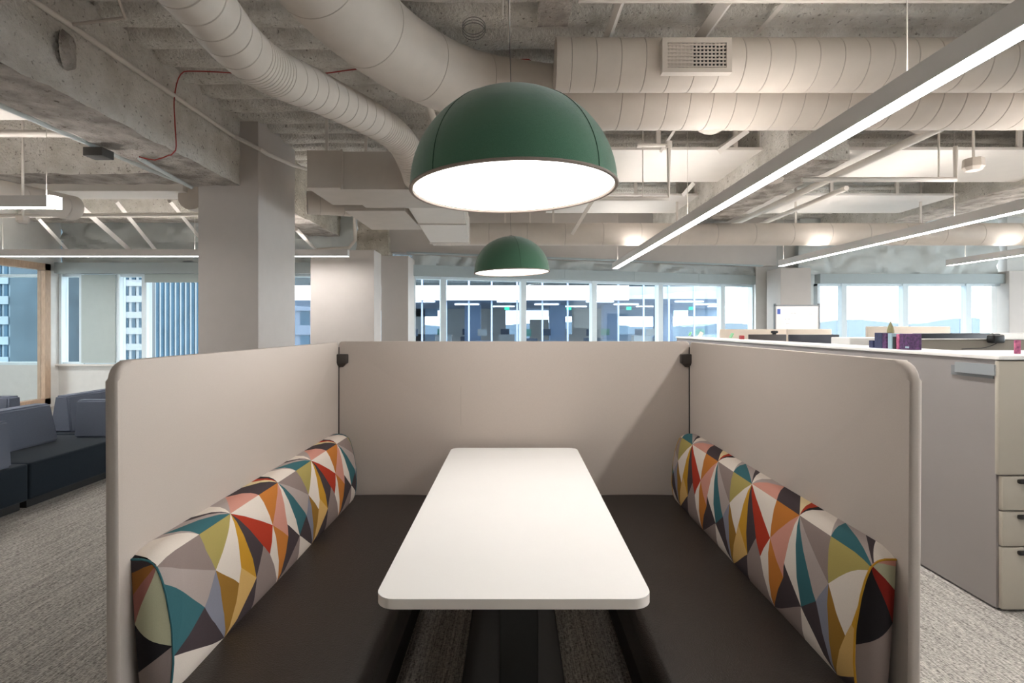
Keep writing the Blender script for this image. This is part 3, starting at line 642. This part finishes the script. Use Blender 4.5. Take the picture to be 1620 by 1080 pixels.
# patterned bolsters
PAL = dict(white=(226,214,202), olive=(170,154,92), mustard=(196,146,48), charcoal=(72,62,64), red=(172,58,38), orange=(192,120,54), pink=(206,146,130),
           teal=(60,104,110), lgrey=(172,158,152), taupe=(144,128,122), gold=(152,112,48), tan=(212,172,106), bgrey=(134,134,146), black=(40,36,38),
           cream=(226,204,160), brown=(150,98,50), mauve=(160,104,94), sage=(186,182,152), dred=(140,42,34))
PN = list(PAL)
for k in PN: M['f_'+k] = mat('print_'+k, PAL[k], .9, .05, 500, .2, 900, spec=.15)
TRI = [ # polygons in (u, v), period 2 in u
 ('olive',[(1.5,1),(2,1),(1.63,.65)]),('white',[(2,1),(1.63,.65),(1.89,.39),(1.935,.51)]),
 ('mustard',[(0,1),(-.065,.51),(.21,.295)]),('charcoal',[(0,1),(.21,.295),(.38,.53)]),('red',[(0,1),(.38,.53),(.505,.397),(.65,.636)]),
 ('white',[(0,1),(.65,.636),(.56,1)]),('orange',[(.56,1),(1,1),(.65,.636)]),('pink',[(1,1),(.65,.636),(.97,.40),(.97,.53)]),
 ('white',[(1,1),(.97,.53),(1.28,.29)]),('teal',[(1,1),(1.28,.29),(1.5,.446)]),('lgrey',[(1,1),(1.5,.446),(1.63,.65)]),('taupe',[(1,1),(1.63,.65),(1.5,1)]),
 ('gold',[(1.63,.65),(1.89,.39),(1.755,0)]),('tan',[(1.89,.39),(1.935,.51),(2.21,.295),(1.755,0)]),('charcoal',[(2.21,.295),(1.755,0),(2.19,0)]),
 ('taupe',[(.21,.295),(.38,.53),(.505,.397),(.73,0),(.19,0)]),('white',[(.505,.397),(.65,.636),(.73,0)]),('orange',[(.65,.636),(.97,.40),(.73,0)]),
 ('charcoal',[(.97,.40),(.97,.53),(1.28,.29),(.73,0)]),('taupe',[(1.28,.29),(.73,0),(1.28,0)]),('white',[(1.28,.29),(1.28,0),(1.755,0)]),
 ('charcoal',[(1.28,.29),(1.755,0),(1.5,.446)]),('bgrey',[(1.5,.446),(1.63,.65),(1.755,0)]),
 ('teal',[(1.5,1),(2,1),(1.35,1.4)]),('lgrey',[(2,1),(1.35,1.4),(1.62,1.4)]),('charcoal',[(2,1),(1.62,1.4),(1.74,1.4)]),('white',[(2,1),(1.74,1.4),(2.02,1.4)]),
 ('lgrey',[(0,1),(.02,1.4),(.30,1.4)]),('pink',[(0,1),(.30,1.4),(.56,1)]),('charcoal',[(.56,1),(.30,1.4),(.62,1.4),(1,1)]),('cream',[(1,1),(.62,1.4),(.82,1.4)]),
 ('red',[(1,1),(.82,1.4),(.94,1.4)]),('black',[(1,1),(.94,1.4),(1.04,1.4)]),('white',[(1,1),(1.04,1.4),(1.24,1.4),(1.5,1)]),('lgrey',[(1.5,1),(1.24,1.4),(1.35,1.4)]),
]
PF = [(0,.118,0),(.08,.128,.025),(.25,.134,.095),(.5,.130,.193),(.75,.112,.290),(.9,.096,.345),(1,.080,.378),(1.08,.064,.392),(1.2,.04,.400),(1.4,0,.400)]
def pf(v):
    v = max(0, min(1.4, v))
    for (a, d0, z0), (b, d1, z1) in zip(PF, PF[1:]):
        if v <= b: t = (v-a)/(b-a); return d0+(d1-d0)*t, z0+(z1-z0)*t
    return PF[-1][1:]
def ztop(d):
    pts = [(x, z) for v, x, z in PF if v >= 1][::-1]
    for (a, z0), (b, z1) in zip(pts, pts[1:]):
        if d <= b: return z0+(z1-z0)*(d-a)/(b-a)
    return pts[-1][1]
US = [(1, 1.001), (1.13, .86), (1.28, .29), (1.28, 0)]     # where the end seam cuts the print of the left bolster
def ustart(v):
    if v >= 1: return 1.0
    for (u0, v0), (u1, v1) in zip(US, US[1:]):
        if v >= v1: return u0+(u1-u0)*(v0-v)/(v0-v1)
    return 1.28
def cushion(sgn, label):
    xw = XL+.001 if sgn < 0 else XR-.001; sd = 1 if sgn < 0 else -1; ys, ye = 1.53, 3.30; SEAT = .427
    YtoU = (lambda y: 1+(y-1.535)/.38-0) if sgn < 0 else (lambda y: 1+(1.898-y)/.38)
    UtoY = (lambda u: 1.535+(u-1)*.38) if sgn < 0 else (lambda u: 1.898-(u-1)*.38)
    t = thing('bolster_cushion', (xw+.06*sd, 2.4, SEAT), label, 'cushion', 'patterned bolsters')
    u0, u1 = sorted((YtoU(ys), YtoU(ye)))
    def build(polys, fn, ulim, vlim, ustep, vstep, shear=False):
        b = bmesh.new()
        for c, p in polys:
            f = b.faces.new([b.verts.new((x, y, 0)) for x, y in p]); f.material_index = PN.index(c)
        bmesh.ops.remove_doubles(b, verts=b.verts, dist=1e-4)
        def cut(co, no, outer=False, inner=False):
            bmesh.ops.bisect_plane(b, geom=b.verts[:]+b.edges[:]+b.faces[:], plane_co=co, plane_no=no, clear_outer=outer, clear_inner=inner)
        cut((ulim[1],0,0),(1,0,0), outer=True); cut((ulim[0],0,0),(1,0,0), inner=True)
        if shear:
            for p_, q_ in zip(US, US[1:]):
                d_ = Vector((q_[0]-p_[0], q_[1]-p_[1], 0)); cut((p_[0], p_[1], 0), Vector((d_.y, -d_.x, 0)).normalized())
            bmesh.ops.delete(b, geom=[f for f in b.faces if f.calc_center_median().x < ustart(f.calc_center_median().y)-1e-5], context='FACES')
        k = ulim[0]+ustep
        while k < ulim[1]-1e-4: cut((k,0,0),(1,0,0)); k += ustep
        k = vstep
        while k < vlim: cut((0,k,0),(0,1,0)); k += vstep
        bmesh.ops.triangulate(b, faces=b.faces)
        for v in b.verts: v.co = fn(v.co.x, v.co.y)
        bmesh.ops.remove_doubles(b, verts=b.verts, dist=2e-4)
        return MB().bm(b, None, True)
    def soft(y):                            # the ends are pulled in a little
        e = min(y-ys, ye-y); return 1 if e > .07 else 1-.10*(1-max(0, e)/.07)**2
    def fmap(u, v):
        y = UtoY(u); d, z = pf(v)
        if sgn < 0 and u < 1.85:
            us = ustart(v); q = (u-us)/(1.85-us); y = ys+q*(UtoY(1.85)-ys)
        s = soft(y); wob = 1+.012*math.sin(y*9+v*5)
        return Vector((xw+sd*d*s*wob, y, SEAT+z*(1-(1-s)*.5)))
    polys = [(c, [(x+2*k, y) for x, y in p]) for k in (-3,-2,-1,0,1,2,3) for c, p in TRI]
    part('cover', build(polys, fmap, (u0, u1), 1.4, .1, .05, sgn < 0), ['f_'+k for k in PN], t)
    def cap(polys, y, dirn):
        def cm(s_, v):
            d, z = pf(v); d *= s_*.90; d += (1-s_)*.026*(1-v)**1.2; zz = z*.95+(ztop(d)-.378)*v**4
            return Vector((xw+sd*d, y+dirn*.022*math.sin(math.pi*min(1, max(0, s_)))*math.sin(math.pi*v)**.6 if 0 < v < 1 else y, SEAT+zz))
        return build(polys, cm, (0, 1), 1, .125, .0625)
    if sgn < 0: pol = [('charcoal',[(1,1),(0,1),(0,.9)]),('brown',[(1,1),(0,.9),(0,.74)]),('mauve',[(1,1),(0,.74),(0,.53)]),('sage',[(1,1),(0,.53),(1,.37)]),('black',[(0,.53),(0,.17),(1,.37)]),('taupe',[(1,.37),(0,.17),(0,0),(1,0)])]
    else: pol = [('pink',[(1,1),(0,1),(0,.95)]),('sage',[(1,1),(0,.95),(0,.78)]),('dred',[(1,1),(0,.78),(0,.54)]),('black',[(1,1),(0,.54),(1,.38)]),('taupe',[(1,.38),(0,.54),(0,0),(1,0)])]
    part('end_panel', cap(pol, ys, -1), ['f_'+k for k in PN], t)
    part('end_panel', cap([('taupe',[(0,0),(1,0),(0,1)]),('white',[(1,0),(1,1),(0,1)])], ye, 1), ['f_'+k for k in PN], t)
    for y, o_ in ((ys, .2), (ye, -.2)):
        vs = [Vector((xw+sd*(.003+.026*(1-k/10)**1.2), y, SEAT+pf(k/10)[1]*.95)) for k in range(11)]+[Vector((xw+sd*.002, y+o_, SEAT+pf(k/10)[1]*.95)) for k in range(11)]
        part('backing', MB().add(vs, [(k, k+1, k+12, k+11) for k in range(10)], 0, True), 'f_charcoal', t)
    for y in (ys, ye):
        pts = [Vector((xw+sd*pf(v)[0]*.90, y, SEAT+pf(v)[1]*.95+.001)) for v in [k/24*1.4 for k in range(25)]]
        part('piping', MB().tube(pts, .003, 6), 'f_teal' if sgn < 0 else 'f_mustard', t)
cushion(-1, 'long bolster printed with coloured triangles on the left bench'); cushion(1, 'long bolster printed with coloured triangles on the right bench')

# table
t = thing('booth_table', (0, 2.36, 0), 'white rectangular table with rounded corners between the booth benches', 'table')
b = bmesh.new(); x0, x1, ya, yb, r = -.381, .377, 1.452, 3.27, .055; out = []
for cx, cy, a0 in ((x1-r, ya+r, -90), (x1-r, yb-r, 0), (x0+r, yb-r, 90), (x0+r, ya+r, 180)):
    out += [(cx+r*math.cos(math.radians(a0+90*k/10)), cy+r*math.sin(math.radians(a0+90*k/10))) for k in range(11)]
v0 = [b.verts.new((x, y, .707)) for x, y in out]; v1 = [b.verts.new((x, y, .735)) for x, y in out]; n = len(out)
b.faces.new(v0[::-1]); b.faces.new(v1)
for i in range(n): f = b.faces.new((v0[i], v0[(i+1) % n], v1[(i+1) % n], v1[i])); f.material_index = 1
bmesh.ops.bevel(b, geom=[e for e in b.edges if e.verts[0] in v1 and e.verts[1] in v1], offset=.002, segments=2, affect='EDGES')
part('tabletop', MB().bm(b, None, True), ['table', 'table_edge'], t)
part('base_plate', MB().rbox(-.215, .205, 1.62, 3.05, 0, .035, .008, 2, smooth=False), 'pedestal', t)
for y in (1.95, 2.75): part('post', MB().rbox(-.055, .085, y-.04, y+.04, .035, .68, .006, 2, smooth=False), 'pedestal', t)
part('support_bar', MB().box(-.30, .30, 2.70, 2.80, .68, .707).box(-.30, .30, 1.9, 2.0, .68, .707).box(-.04, .04, 1.6, 3.1, .66, .69), 'pedestal', t)

# ============================================================ LEFT LOUNGE SOFAS
def sofa_module(x0, x1, y0, y1, label, backs):
    t = thing('sofa_module', ((x0+x1)/2, (y0+y1)/2, 0), label, 'sofa', 'modular lounge sofa blocks')
    part('seat', MB().rbox(x0, x1, y0+.004, y1-.004, .07, .37, .02, 3), 'sofa_seat', t)
    part('plinth', MB().box(x0+.05, x1-.05, y0+.03, y1-.03, 0, .07), 'black', t)
    for bx0, bx1, by0, by1, tx, ty, z1 in backs:      # backrest block narrowing upward by tx, ty on each side
        b = bmesh.new(); bmesh.ops.create_cube(b, size=1)
        for v in b.verts:
            top = v.co.z > 0; ix = tx if top else 0; iy = ty if top else 0
            v.co = Vector(((bx0+bx1)/2+(1 if v.co.x > 0 else -1)*((bx1-bx0)/2-ix), (by0+by1)/2+(1 if v.co.y > 0 else -1)*((by1-by0)/2-iy), z1 if top else .371))
        bmesh.ops.bevel(b, geom=list(b.edges), offset=.018, segments=3, affect='EDGES')
        part('backrest', MB().bm(b, 0, True), 'sofa_back', t)
sofa_module(-5.25, -3.92, 3.3, 4.34, 'charcoal and blue-grey lounge sofa block cut off by the left edge', [(-5.1, -3.935, 4.02, 4.22, 0, .03, .74)])
sofa_module(-5.25, -3.92, 4.34, 5.50, 'charcoal lounge sofa block with long tapered backrest, meeting the left booth screen', [(-4.62, -4.42, 4.36, 5.22, .02, .07, .74), (-4.38, -3.93, 5.33, 5.49, 0, .03, .74)])
sofa_module(-6.6, -5.27, 4.9, 6.0, 'lounge sofa block behind, only its mauve-grey backrest top showing', [(-6.3, -5.30, 5.6, 5.8, 0, .03, .735)])
sofa_module(-5.25, -3.92, 5.52, 7.3, 'farthest lounge sofa block with a long blue backrest and slanted end', [(-4.86, -4.62, 5.6, 7.2, .05, .02, .75)])

# ============================================================ RIGHT DESK AREA
t = thing('storage_cabinet', (3.0, 3.2, 0), 'tall grey and beige storage cabinet with drawers at the right edge', 'cabinet')
part('side_panel', MB().box(2.50, 2.53, 2.79, 8.28, .012, 1.298), 'cab_side', t)
part('carcass', MB().box(2.53, 3.3, 2.79, 3.4, .03, 1.29), 'cab_side', t)
part('plinth', MB().box(2.52, 3.3, 2.80, 3.4, 0, .03), 'black', t)
dr = part('door', MB().rbox(2.49, 3.2, 2.765, 2.79, .706, 1.295, .008, 3), 'cab_front', t)
for z0, z1 in ((.524,.70),(.340,.518),(.014,.334)):
    d = part('drawer', MB().rbox(2.51, 3.2, 2.765, 2.79, z0, z1, .006, 3), 'cab_front', t)
    part('handle', MB().rbox(2.585, 2.73, 2.745, 2.768, z1-.035, z1-.012, .008, 2), 'handle', d, 'black pull tab')
nmp = thing('name_plate_holder', (2.49, 2.9, 1.22), 'blue-grey metal plate fixed on the cabinet side near its top', 'name plate')
part('plate', MB().box(2.482, 2.494, 2.78, 3.03, 1.217, 1.274), 'plate', nmp)
part('backing', MB().box(2.494, 2.50, 2.80, 3.07, 1.20, 1.255), 'steel', nmp)
solo('ledge_top', MB().rbox(2.49, 2.80, 2.76, 8.3, 1.300, 1.322, .004, 2, smooth=False).rbox(2.79, 3.3, 2.76, 3.42, 1.300, 1.322, .004, 2, smooth=False), 'ledge', 'long narrow white ledge on top of the storage cabinet wall', 'ledge')
solo('low_wall', MB().box(2.535, 2.78, 3.42, 8.28, .0, 1.298), 'cab_side', 'grey storage wall under the long white ledge', 'storage wall')
ZL = 1.323
# books and boxes on the ledge
bk = [(3.97,4.06,.075,'navy','small navy box at the far end of the ledge row'),
      (3.80,3.95,.155,'navy','dark navy printed booklet on the ledge'),
      (3.72,3.80,.15,'purple','booklet with a violet stripe on the ledge'),
      (3.62,3.70,.15,'pale','pale blue carton in the ledge row'),
      (3.56,3.615,.12,'black','small black carton between the pale and purple ones'),
      (3.50,3.555,.145,'pinkp','pink and purple printed carton on the ledge'),
      (3.30,3.495,.15,'purple','largest purple carton at the near end of the ledge row')]
for i, (ya, yb, h, m, lab) in enumerate(bk):
    ya, yb = 3.43+(ya-3.30)*.54, 3.43+(yb-3.30)*.54; h *= .84
    solo('printed_box', MB().rbox(2.53, 2.60, ya, yb-.004, ZL, ZL+h*.82, .002, 1, smooth=False), m, lab, 'box', 'small printed boxes on the white ledge')
solo('box_print', MB().box(2.527, 2.5295, 3.445, 3.475, ZL+.010, ZL+.022), 'pale', 'small pale label patch on the largest purple carton', 'label patch')
mb = MB().tube([(2.68,3.83,ZL),(2.68,3.83,ZL+.12),(2.68,3.83,ZL+.15),(2.68,3.83,ZL+.185)], [.022,.023,.016,.002], 14)
solo('pointed_bottle', mb, 'olive', 'olive pointed bottle standing behind the printed boxes', 'bottle')
def tablet(px, py0, py1, wd, Y, lab, m, lean, zb=None):
    Y = 2.62*F/(px-VX); p = at(px, py0, Y); z0 = ZL if zb is None else zb; h = max(.03, at(px, py1, Y).z-z0)
    R = Matrix.Translation((p.x, p.y, z0)) @ Matrix.Rotation(lean, 4, 'Y')
    solo('picture_card', MB().rbox(-wd/2, wd/2, -.01, .01, 0, h, .002, 1, mtx=R, smooth=False), m, lab, 'card')
tablet(1106, 535, 524, .05, 6.52, 'tilted white framed card on the ledge far end', 'white', .5)
# desks behind the ledge
def desk(x0, x1, y0, y1, label):
    t = thing('desk', ((x0+x1)/2, (y0+y1)/2, 0), label, 'desk', 'desks beyond the ledge')
    part('desktop', MB().rbox(x0, x1, y0, y1, .72, .745, .004, 1, smooth=False), 'ledge', t)
    for x in (x0+.06, x1-.06):
        for y in (y0+.06, y1-.06): part('leg', MB().box(x-.025, x+.025, y-.025, y+.025, 0, .72), 'steel', t)
desk(3.35, 4.9, 2.9, 4.5, 'desk just behind the grey divider'); desk(3.55, 5.1, 4.65, 6.6, 'desk under the slanted dark monitor'); desk(2.93, 5.0, 7.05, 8.1, 'desk under the pair of dark monitors'); desk(5.2, 6.9, 6.3, 8.2, 'desk on the far side of the white desk screen')
def monitor(c, wd, h, yaw, m, label, zt, stand=.745):
    t = thing('monitor', (c[0], c[1], stand), label, 'monitor', 'computer monitors')
    R = Matrix.Translation((c[0], c[1], 0)) @ Matrix.Rotation(yaw, 4, 'Z')
    part('screen', MB().rbox(-wd/2, wd/2, -.02, .02, zt-h, zt, .008, 2, mtx=R), m, t)
    part('stand', MB().rbox(-.03, .03, .02, .05, stand, zt-h*.4, .004, 1, mtx=R).rbox(-.12, .12, -.06, .12, stand, stand+.012, .003, 1, mtx=R), 'steel', t)
monitor((3.48, 7.4), .52, .40, .03, 'monitor_b', 'dark brown-black monitor behind the right screen, left one of a pair', 1.368)
monitor((4.12, 7.4), .68, .40, -.02, 'monitor', 'dark navy monitor behind the right screen, right one of a pair', 1.366)
monitor((4.04, 4.95), .80, .38, .10, 'monitor', 'slanted dark monitor behind the purple boxes', 1.412)
monitor((4.32, 5.9), .93, .45, .03, 'beige', 'wide beige monitor back at eye level in front of the right windows', 1.475)
monitor((4.3, 7.85), .6, .45, -.2, 'beige', 'beige monitor back in front of the whiteboard', 1.44)
def webcam(p, label, s=1.0):
    t = thing('webcam', p, label, 'webcam'); p = Vector(p)
    part('body', MB().rbox(p.x-.045*s, p.x+.045*s, p.y-.02, p.y+.02, p.z+.015, p.z+.05*s, .012, 3), 'black', t)
    part('clip', MB().rbox(p.x-.02*s, p.x+.02*s, p.y-.015, p.y+.03, p.z, p.z+.018, .004, 2), 'black', t)
webcam((3.58, 7.4, 1.368), 'small black webcam on the left dark monitor'); webcam((4.06, 4.54, 1.373), 'black webcam at the right above the grey divider', .8)
wb = thing('webcam', (3.40, 4.5, 1.35), 'larger black camera clamp with a thin cord on the near divider', 'webcam')
mb = MB().rbox(3.96, 4.06, 4.44, 4.515, 1.335, 1.405, .014, 3)
part('body', mb, 'black', wb)
part('cord', MB().tube(catmull([(4.02,4.47,1.34),(4.0,4.5,1.315),(3.92,4.5,1.295),(3.75,4.505,1.285)], .02), .003, 6), 'black', wb)
solo('desk_divider', MB().rbox(3.38, 4.9, 4.52, 4.56, 0, 1.363, .008, 2), 'divider', 'grey-brown fabric desk divider rising behind the ledge', 'divider')
solo('divider_cap', MB().box(3.38, 4.9, 4.515, 4.565, 1.3635, 1.372), 'ledge', 'pale cap strip on the grey-brown divider', 'cap strip')
solo('desk_divider', MB().rbox(3.12, 4.6, 8.15, 8.19, 0, 1.435, .008, 2), 'beige', 'beige desk screen left of the whiteboard', 'divider')
solo('desk_divider', MB().rbox(5.2, 6.6, 6.1, 6.14, 0, 1.40, .008, 2), 'ledge', 'white desk screen edge beyond the slanted monitor', 'divider')
solo('printed_card', MB().rbox(2.74, 2.772, 2.94, 2.95, ZL, ZL+.075, .002, 1, smooth=False), 'pinkp', 'pink upright phone-sized card at the right edge of the ledge', 'card')
solo('white_cabinet', MB().rbox(3.12, 3.5, 5.0, 5.3, 0, 1.37, .006, 1, smooth=False), 'ledge', 'white cabinet between the dark monitor pair and the printed boxes', 'cabinet')
for i, (px, m, lab) in enumerate(((1094,'green','small green and red folded card on the ledge'), (1160,'green','green card standing left of the dark monitors'))):
    p = at(px, 533, 2.66*F/(px-VX)); R = Matrix.Translation((p.x, p.y, ZL)) @ Matrix.Rotation(.45, 4, 'Y')
    solo('folded_card', MB().rbox(-.045, -.03, -.03, .03, 0, .06, .002, 1, mtx=R, smooth=False), m, lab, 'card')
solo('red_notebook', MB().rbox(2.70, 2.74, 6.4, 6.46, ZL, ZL+.045, .003, 1), 'red', 'small dark red notebook beside the green card', 'notebook')
# whiteboard
t = thing('whiteboard', (5.0, 9.0, 0), 'mobile whiteboard with grey frame and a blue tag, before the far column', 'whiteboard')
xa, xb, yw = at(1225, 0, 9).x, at(1297, 0, 9).x, 9.0
part('board', MB().box(xa+.02, xb-.02, yw, yw+.02, .62, 1.82), 'board', t)
part('frame', MB().box(xa, xa+.025, yw-.01, yw+.03, .1, 1.86).box(xb-.025, xb, yw-.01, yw+.03, .1, 1.86).box(xa, xb, yw-.01, yw+.03, 1.82, 1.84).box(xa, xb, yw-.01, yw+.03, .6, .62), 'steel', t)
part('foot', MB().box(xa, xa+.03, yw-.3, yw+.3, .0, .1).box(xb-.03, xb, yw-.3, yw+.3, .0, .1), 'steel', t)
part('tag', MB().box(xa+.05, xa+.10, yw-.004, yw, 1.685, 1.77), 'blue', t, 'blue tag')
random.seed(3)
mb = MB()
for (cx, cz, n) in ((xa+.28, 1.70, 7), (xa+.55, 1.72, 8), (xa+.58, 1.68, 4), (xa+.18, 1.60, 5), (xa+.2, 1.52, 4)):
    for k in range(n): mb.box(cx+k*.018, cx+k*.018+.012, yw-.002, yw-.001, cz+random.uniform(-.004,.004), cz+.004+random.uniform(-.002,.004))
part('scribbles', mb, 'plate', t, 'faint marker scribbles')

# ============================================================ OUTSIDE
solo('ground', MB().box(-300, 300, -200, 400, -30.2, -30), 'water', kind='structure')
mb = MB(); vs = []; n = 120
for i in range(n+1):
    x = -60+320*i/n; h = 1.5+9*max(0, noise.noise(Vector((x*.018, 3, 0)))+.15)+.8*abs(noise.noise(Vector((x*.2, 1, 0))))
    vs += [(x, 300, -30), (x, 300, h), (x, 360, h*.9), (x, 360, -30)]
fs = []
for i in range(n):
    for k in range(3): fs.append((i*4+k, i*4+k+1, i*4+5+k, i*4+4+k))
solo('hills', mb.add(vs, fs, 0, True), 'hill', 'hazy pale blue hills on the skyline beyond the right windows', 'hills')
# neighbouring wing seen through the centre windows
YW = 24.0
t = thing('office_wing', (-1, YW, 0), 'neighbouring office wing seen through the centre windows, with a white band and lit floor', 'building')
def wx(px, Y=YW): return (px-VX)*Y/F
WX0 = wx(345)
def slab(z0, z1):
    q = [(WX0, YW+.1), (wx(1138), YW+.1), (wx(1138, 42), 42), (WX0, 42)]
    return MB().add([(x, y, z0) for x, y in q]+[(x, y, z1) for x, y in q], [(0,1,2,3),(4,5,6,7),(0,1,5,4),(1,2,6,5),(2,3,7,6),(3,0,4,7)])
part('floor_slab', slab(-.4, 0), 'ext_floor', t)
part('ceiling_slab', slab(2.75, 3.25), 'ext_blue', t)
part('roof_slab', slab(6.2, 6.6), 'ext_brown', t)
part('spandrel', MB().box(WX0, wx(993), YW-.25, YW+.1, EYE+42*YW/F, EYE+65*YW/F), 'ext_white', t, 'bright white band between the floors')
part('spandrel', MB().box(wx(993), wx(1138), YW, YW+.1, 2.72, 3.28), 'ext_col', t, 'blue-grey band between the floors')
part('upper_floor', MB().box(WX0, wx(1138), YW+3, YW+3.2, 3.25, 6.6), 'ext_brown', t)
part('upper_ceiling', MB().box(WX0, wx(1138), YW+.2, YW+3, 5.9, 6.1), 'ext_blue', t)
for x in [wx(p) for p in (668, 706, 742, 778, 818, 858, 898, 938, 978, 1018, 1058, 1098, 1136)]:
    part('mullion', MB().box(x-.035, x+.035, YW-.05, YW+.05, 0, 6.3), 'ext_col', t)
part('glazing', MB().box(WX0, wx(1138), YW, YW+.02, 0, 2.72), 'ext_glass', t)
part('glazing', MB().box(WX0, wx(1138), YW, YW+.02, 3.28, 6.3), 'ext_glass', t)
for px0, px1, z0, z1 in ((640,672,0,2.75),(700,735,0,2.75),(745,800,0,2.75),(838,868,0,2.0),(905,970,0,2.75),(1034,1050,0,2.75)):
    part('back_wall', MB().box(wx(px0, 38), wx(px1, 38), 38, 38.2, z0, z1), 'ext_beige', t)
for px0, px1 in ((640,692),(868,905),(968,1034),(1050,1066),(1090,1137)):
    part('back_sill', MB().box(wx(px0, 38), wx(px1, 38), 38, 38.2, 0, .95).box(wx(px0, 38), wx(px1, 38), 38, 38.2, 2.2, 2.75), 'ext_desk', t)
for px in (735, 870, 955, 1040): part('column', MB().box(wx(px, 31), wx(px, 31)+.9, 31, 31.9, 0, 2.75), 'ext_col', t)
random.seed(11)
for k in range(12):
    x = -5.2+k*1.45+(k % 3)*.5; part('ceiling_light', MB().box(x, x+1.3, 26+(k % 3)*3.2, 26.3+(k % 3)*3.2, 2.68, 2.72), 'lens_far', t)
for k in range(14):
    x = -5.5+k*1.15; y = 27+(k*7 % 5)*1.2
    part('desk', MB().box(x, x+.9, y, y+.6, 0, .74+.3*((k*5) % 3)/2), ['ext_desk','ext_beige','ext_dark'][k % 3], t)
    part('monitor', MB().box(x+.1, x+.6, y+.2, y+.25, 1.0, 1.36), ['ext_dark','tree','ext_dark','ext_beige'][k % 4], t)
for px in (802, 900, 995, 1094): part('green_reflection', MB().box(wx(px,30)-.14, wx(px,30)+.14, 30, 30.05, 2.42, 2.60), 'exit', t, 'glowing green patch standing in for a reflection')  # glowing patches imitate green reflections in the glazing
# towers seen through the far left windows
def tower(px0, px1, Y, z1, label, body, strips, ms, grid=0):
    x0, x1 = (px0-VX)*Y/F, (px1-VX)*Y/F
    t = thing('office_tower', ((x0+x1)/2, Y, -30), label, 'building')
    part('wall', MB().box(x0, x1, Y, Y+20, -30, z1), body, t)
    n = strips; wd = (x1-x0)/n
    for i in range(n):
        part('window_strip', MB().box(x0+wd*(i+.28), x0+wd*(i+.78), Y-.15, Y, -30, z1-1), ms, t)
    for k in range(grid):
        z = -14+k*(z1+14)/grid; part('floor_band', MB().box(x0, x1, Y-.25, Y-.15, z, z+(z1+14)/grid*.4), body, t)
tower(184, 229, 70, 40, 'pale tower with a grid of blue windows at the far left windows', 'tower_pale', 4, 'tower_win', 26)
tower(246, 318, 60, 45, 'tower with tall white and blue stripes behind the far left windows', 'tower_pale', 9, 'tower_win')
tower(108, 134, 90, 22, 'distant violet-grey building in the narrow left window', 'tower_grey', 4, 'tower_win', 20)
tower(440, 496, 55, 30, 'blue banded tower between the two big columns', 'tower_grey', 2, 'tower_win', 18)
tower(-60, 16, 60, 40, 'glassy blue tower seen through the wood-framed opening', 'tower_blue', 7, 'tower_win', 24)
tower(18, 44, 110, -1, 'low distant pale blue buildings seen through the wood-framed opening', 'tower_blue', 4, 'tower_pale')
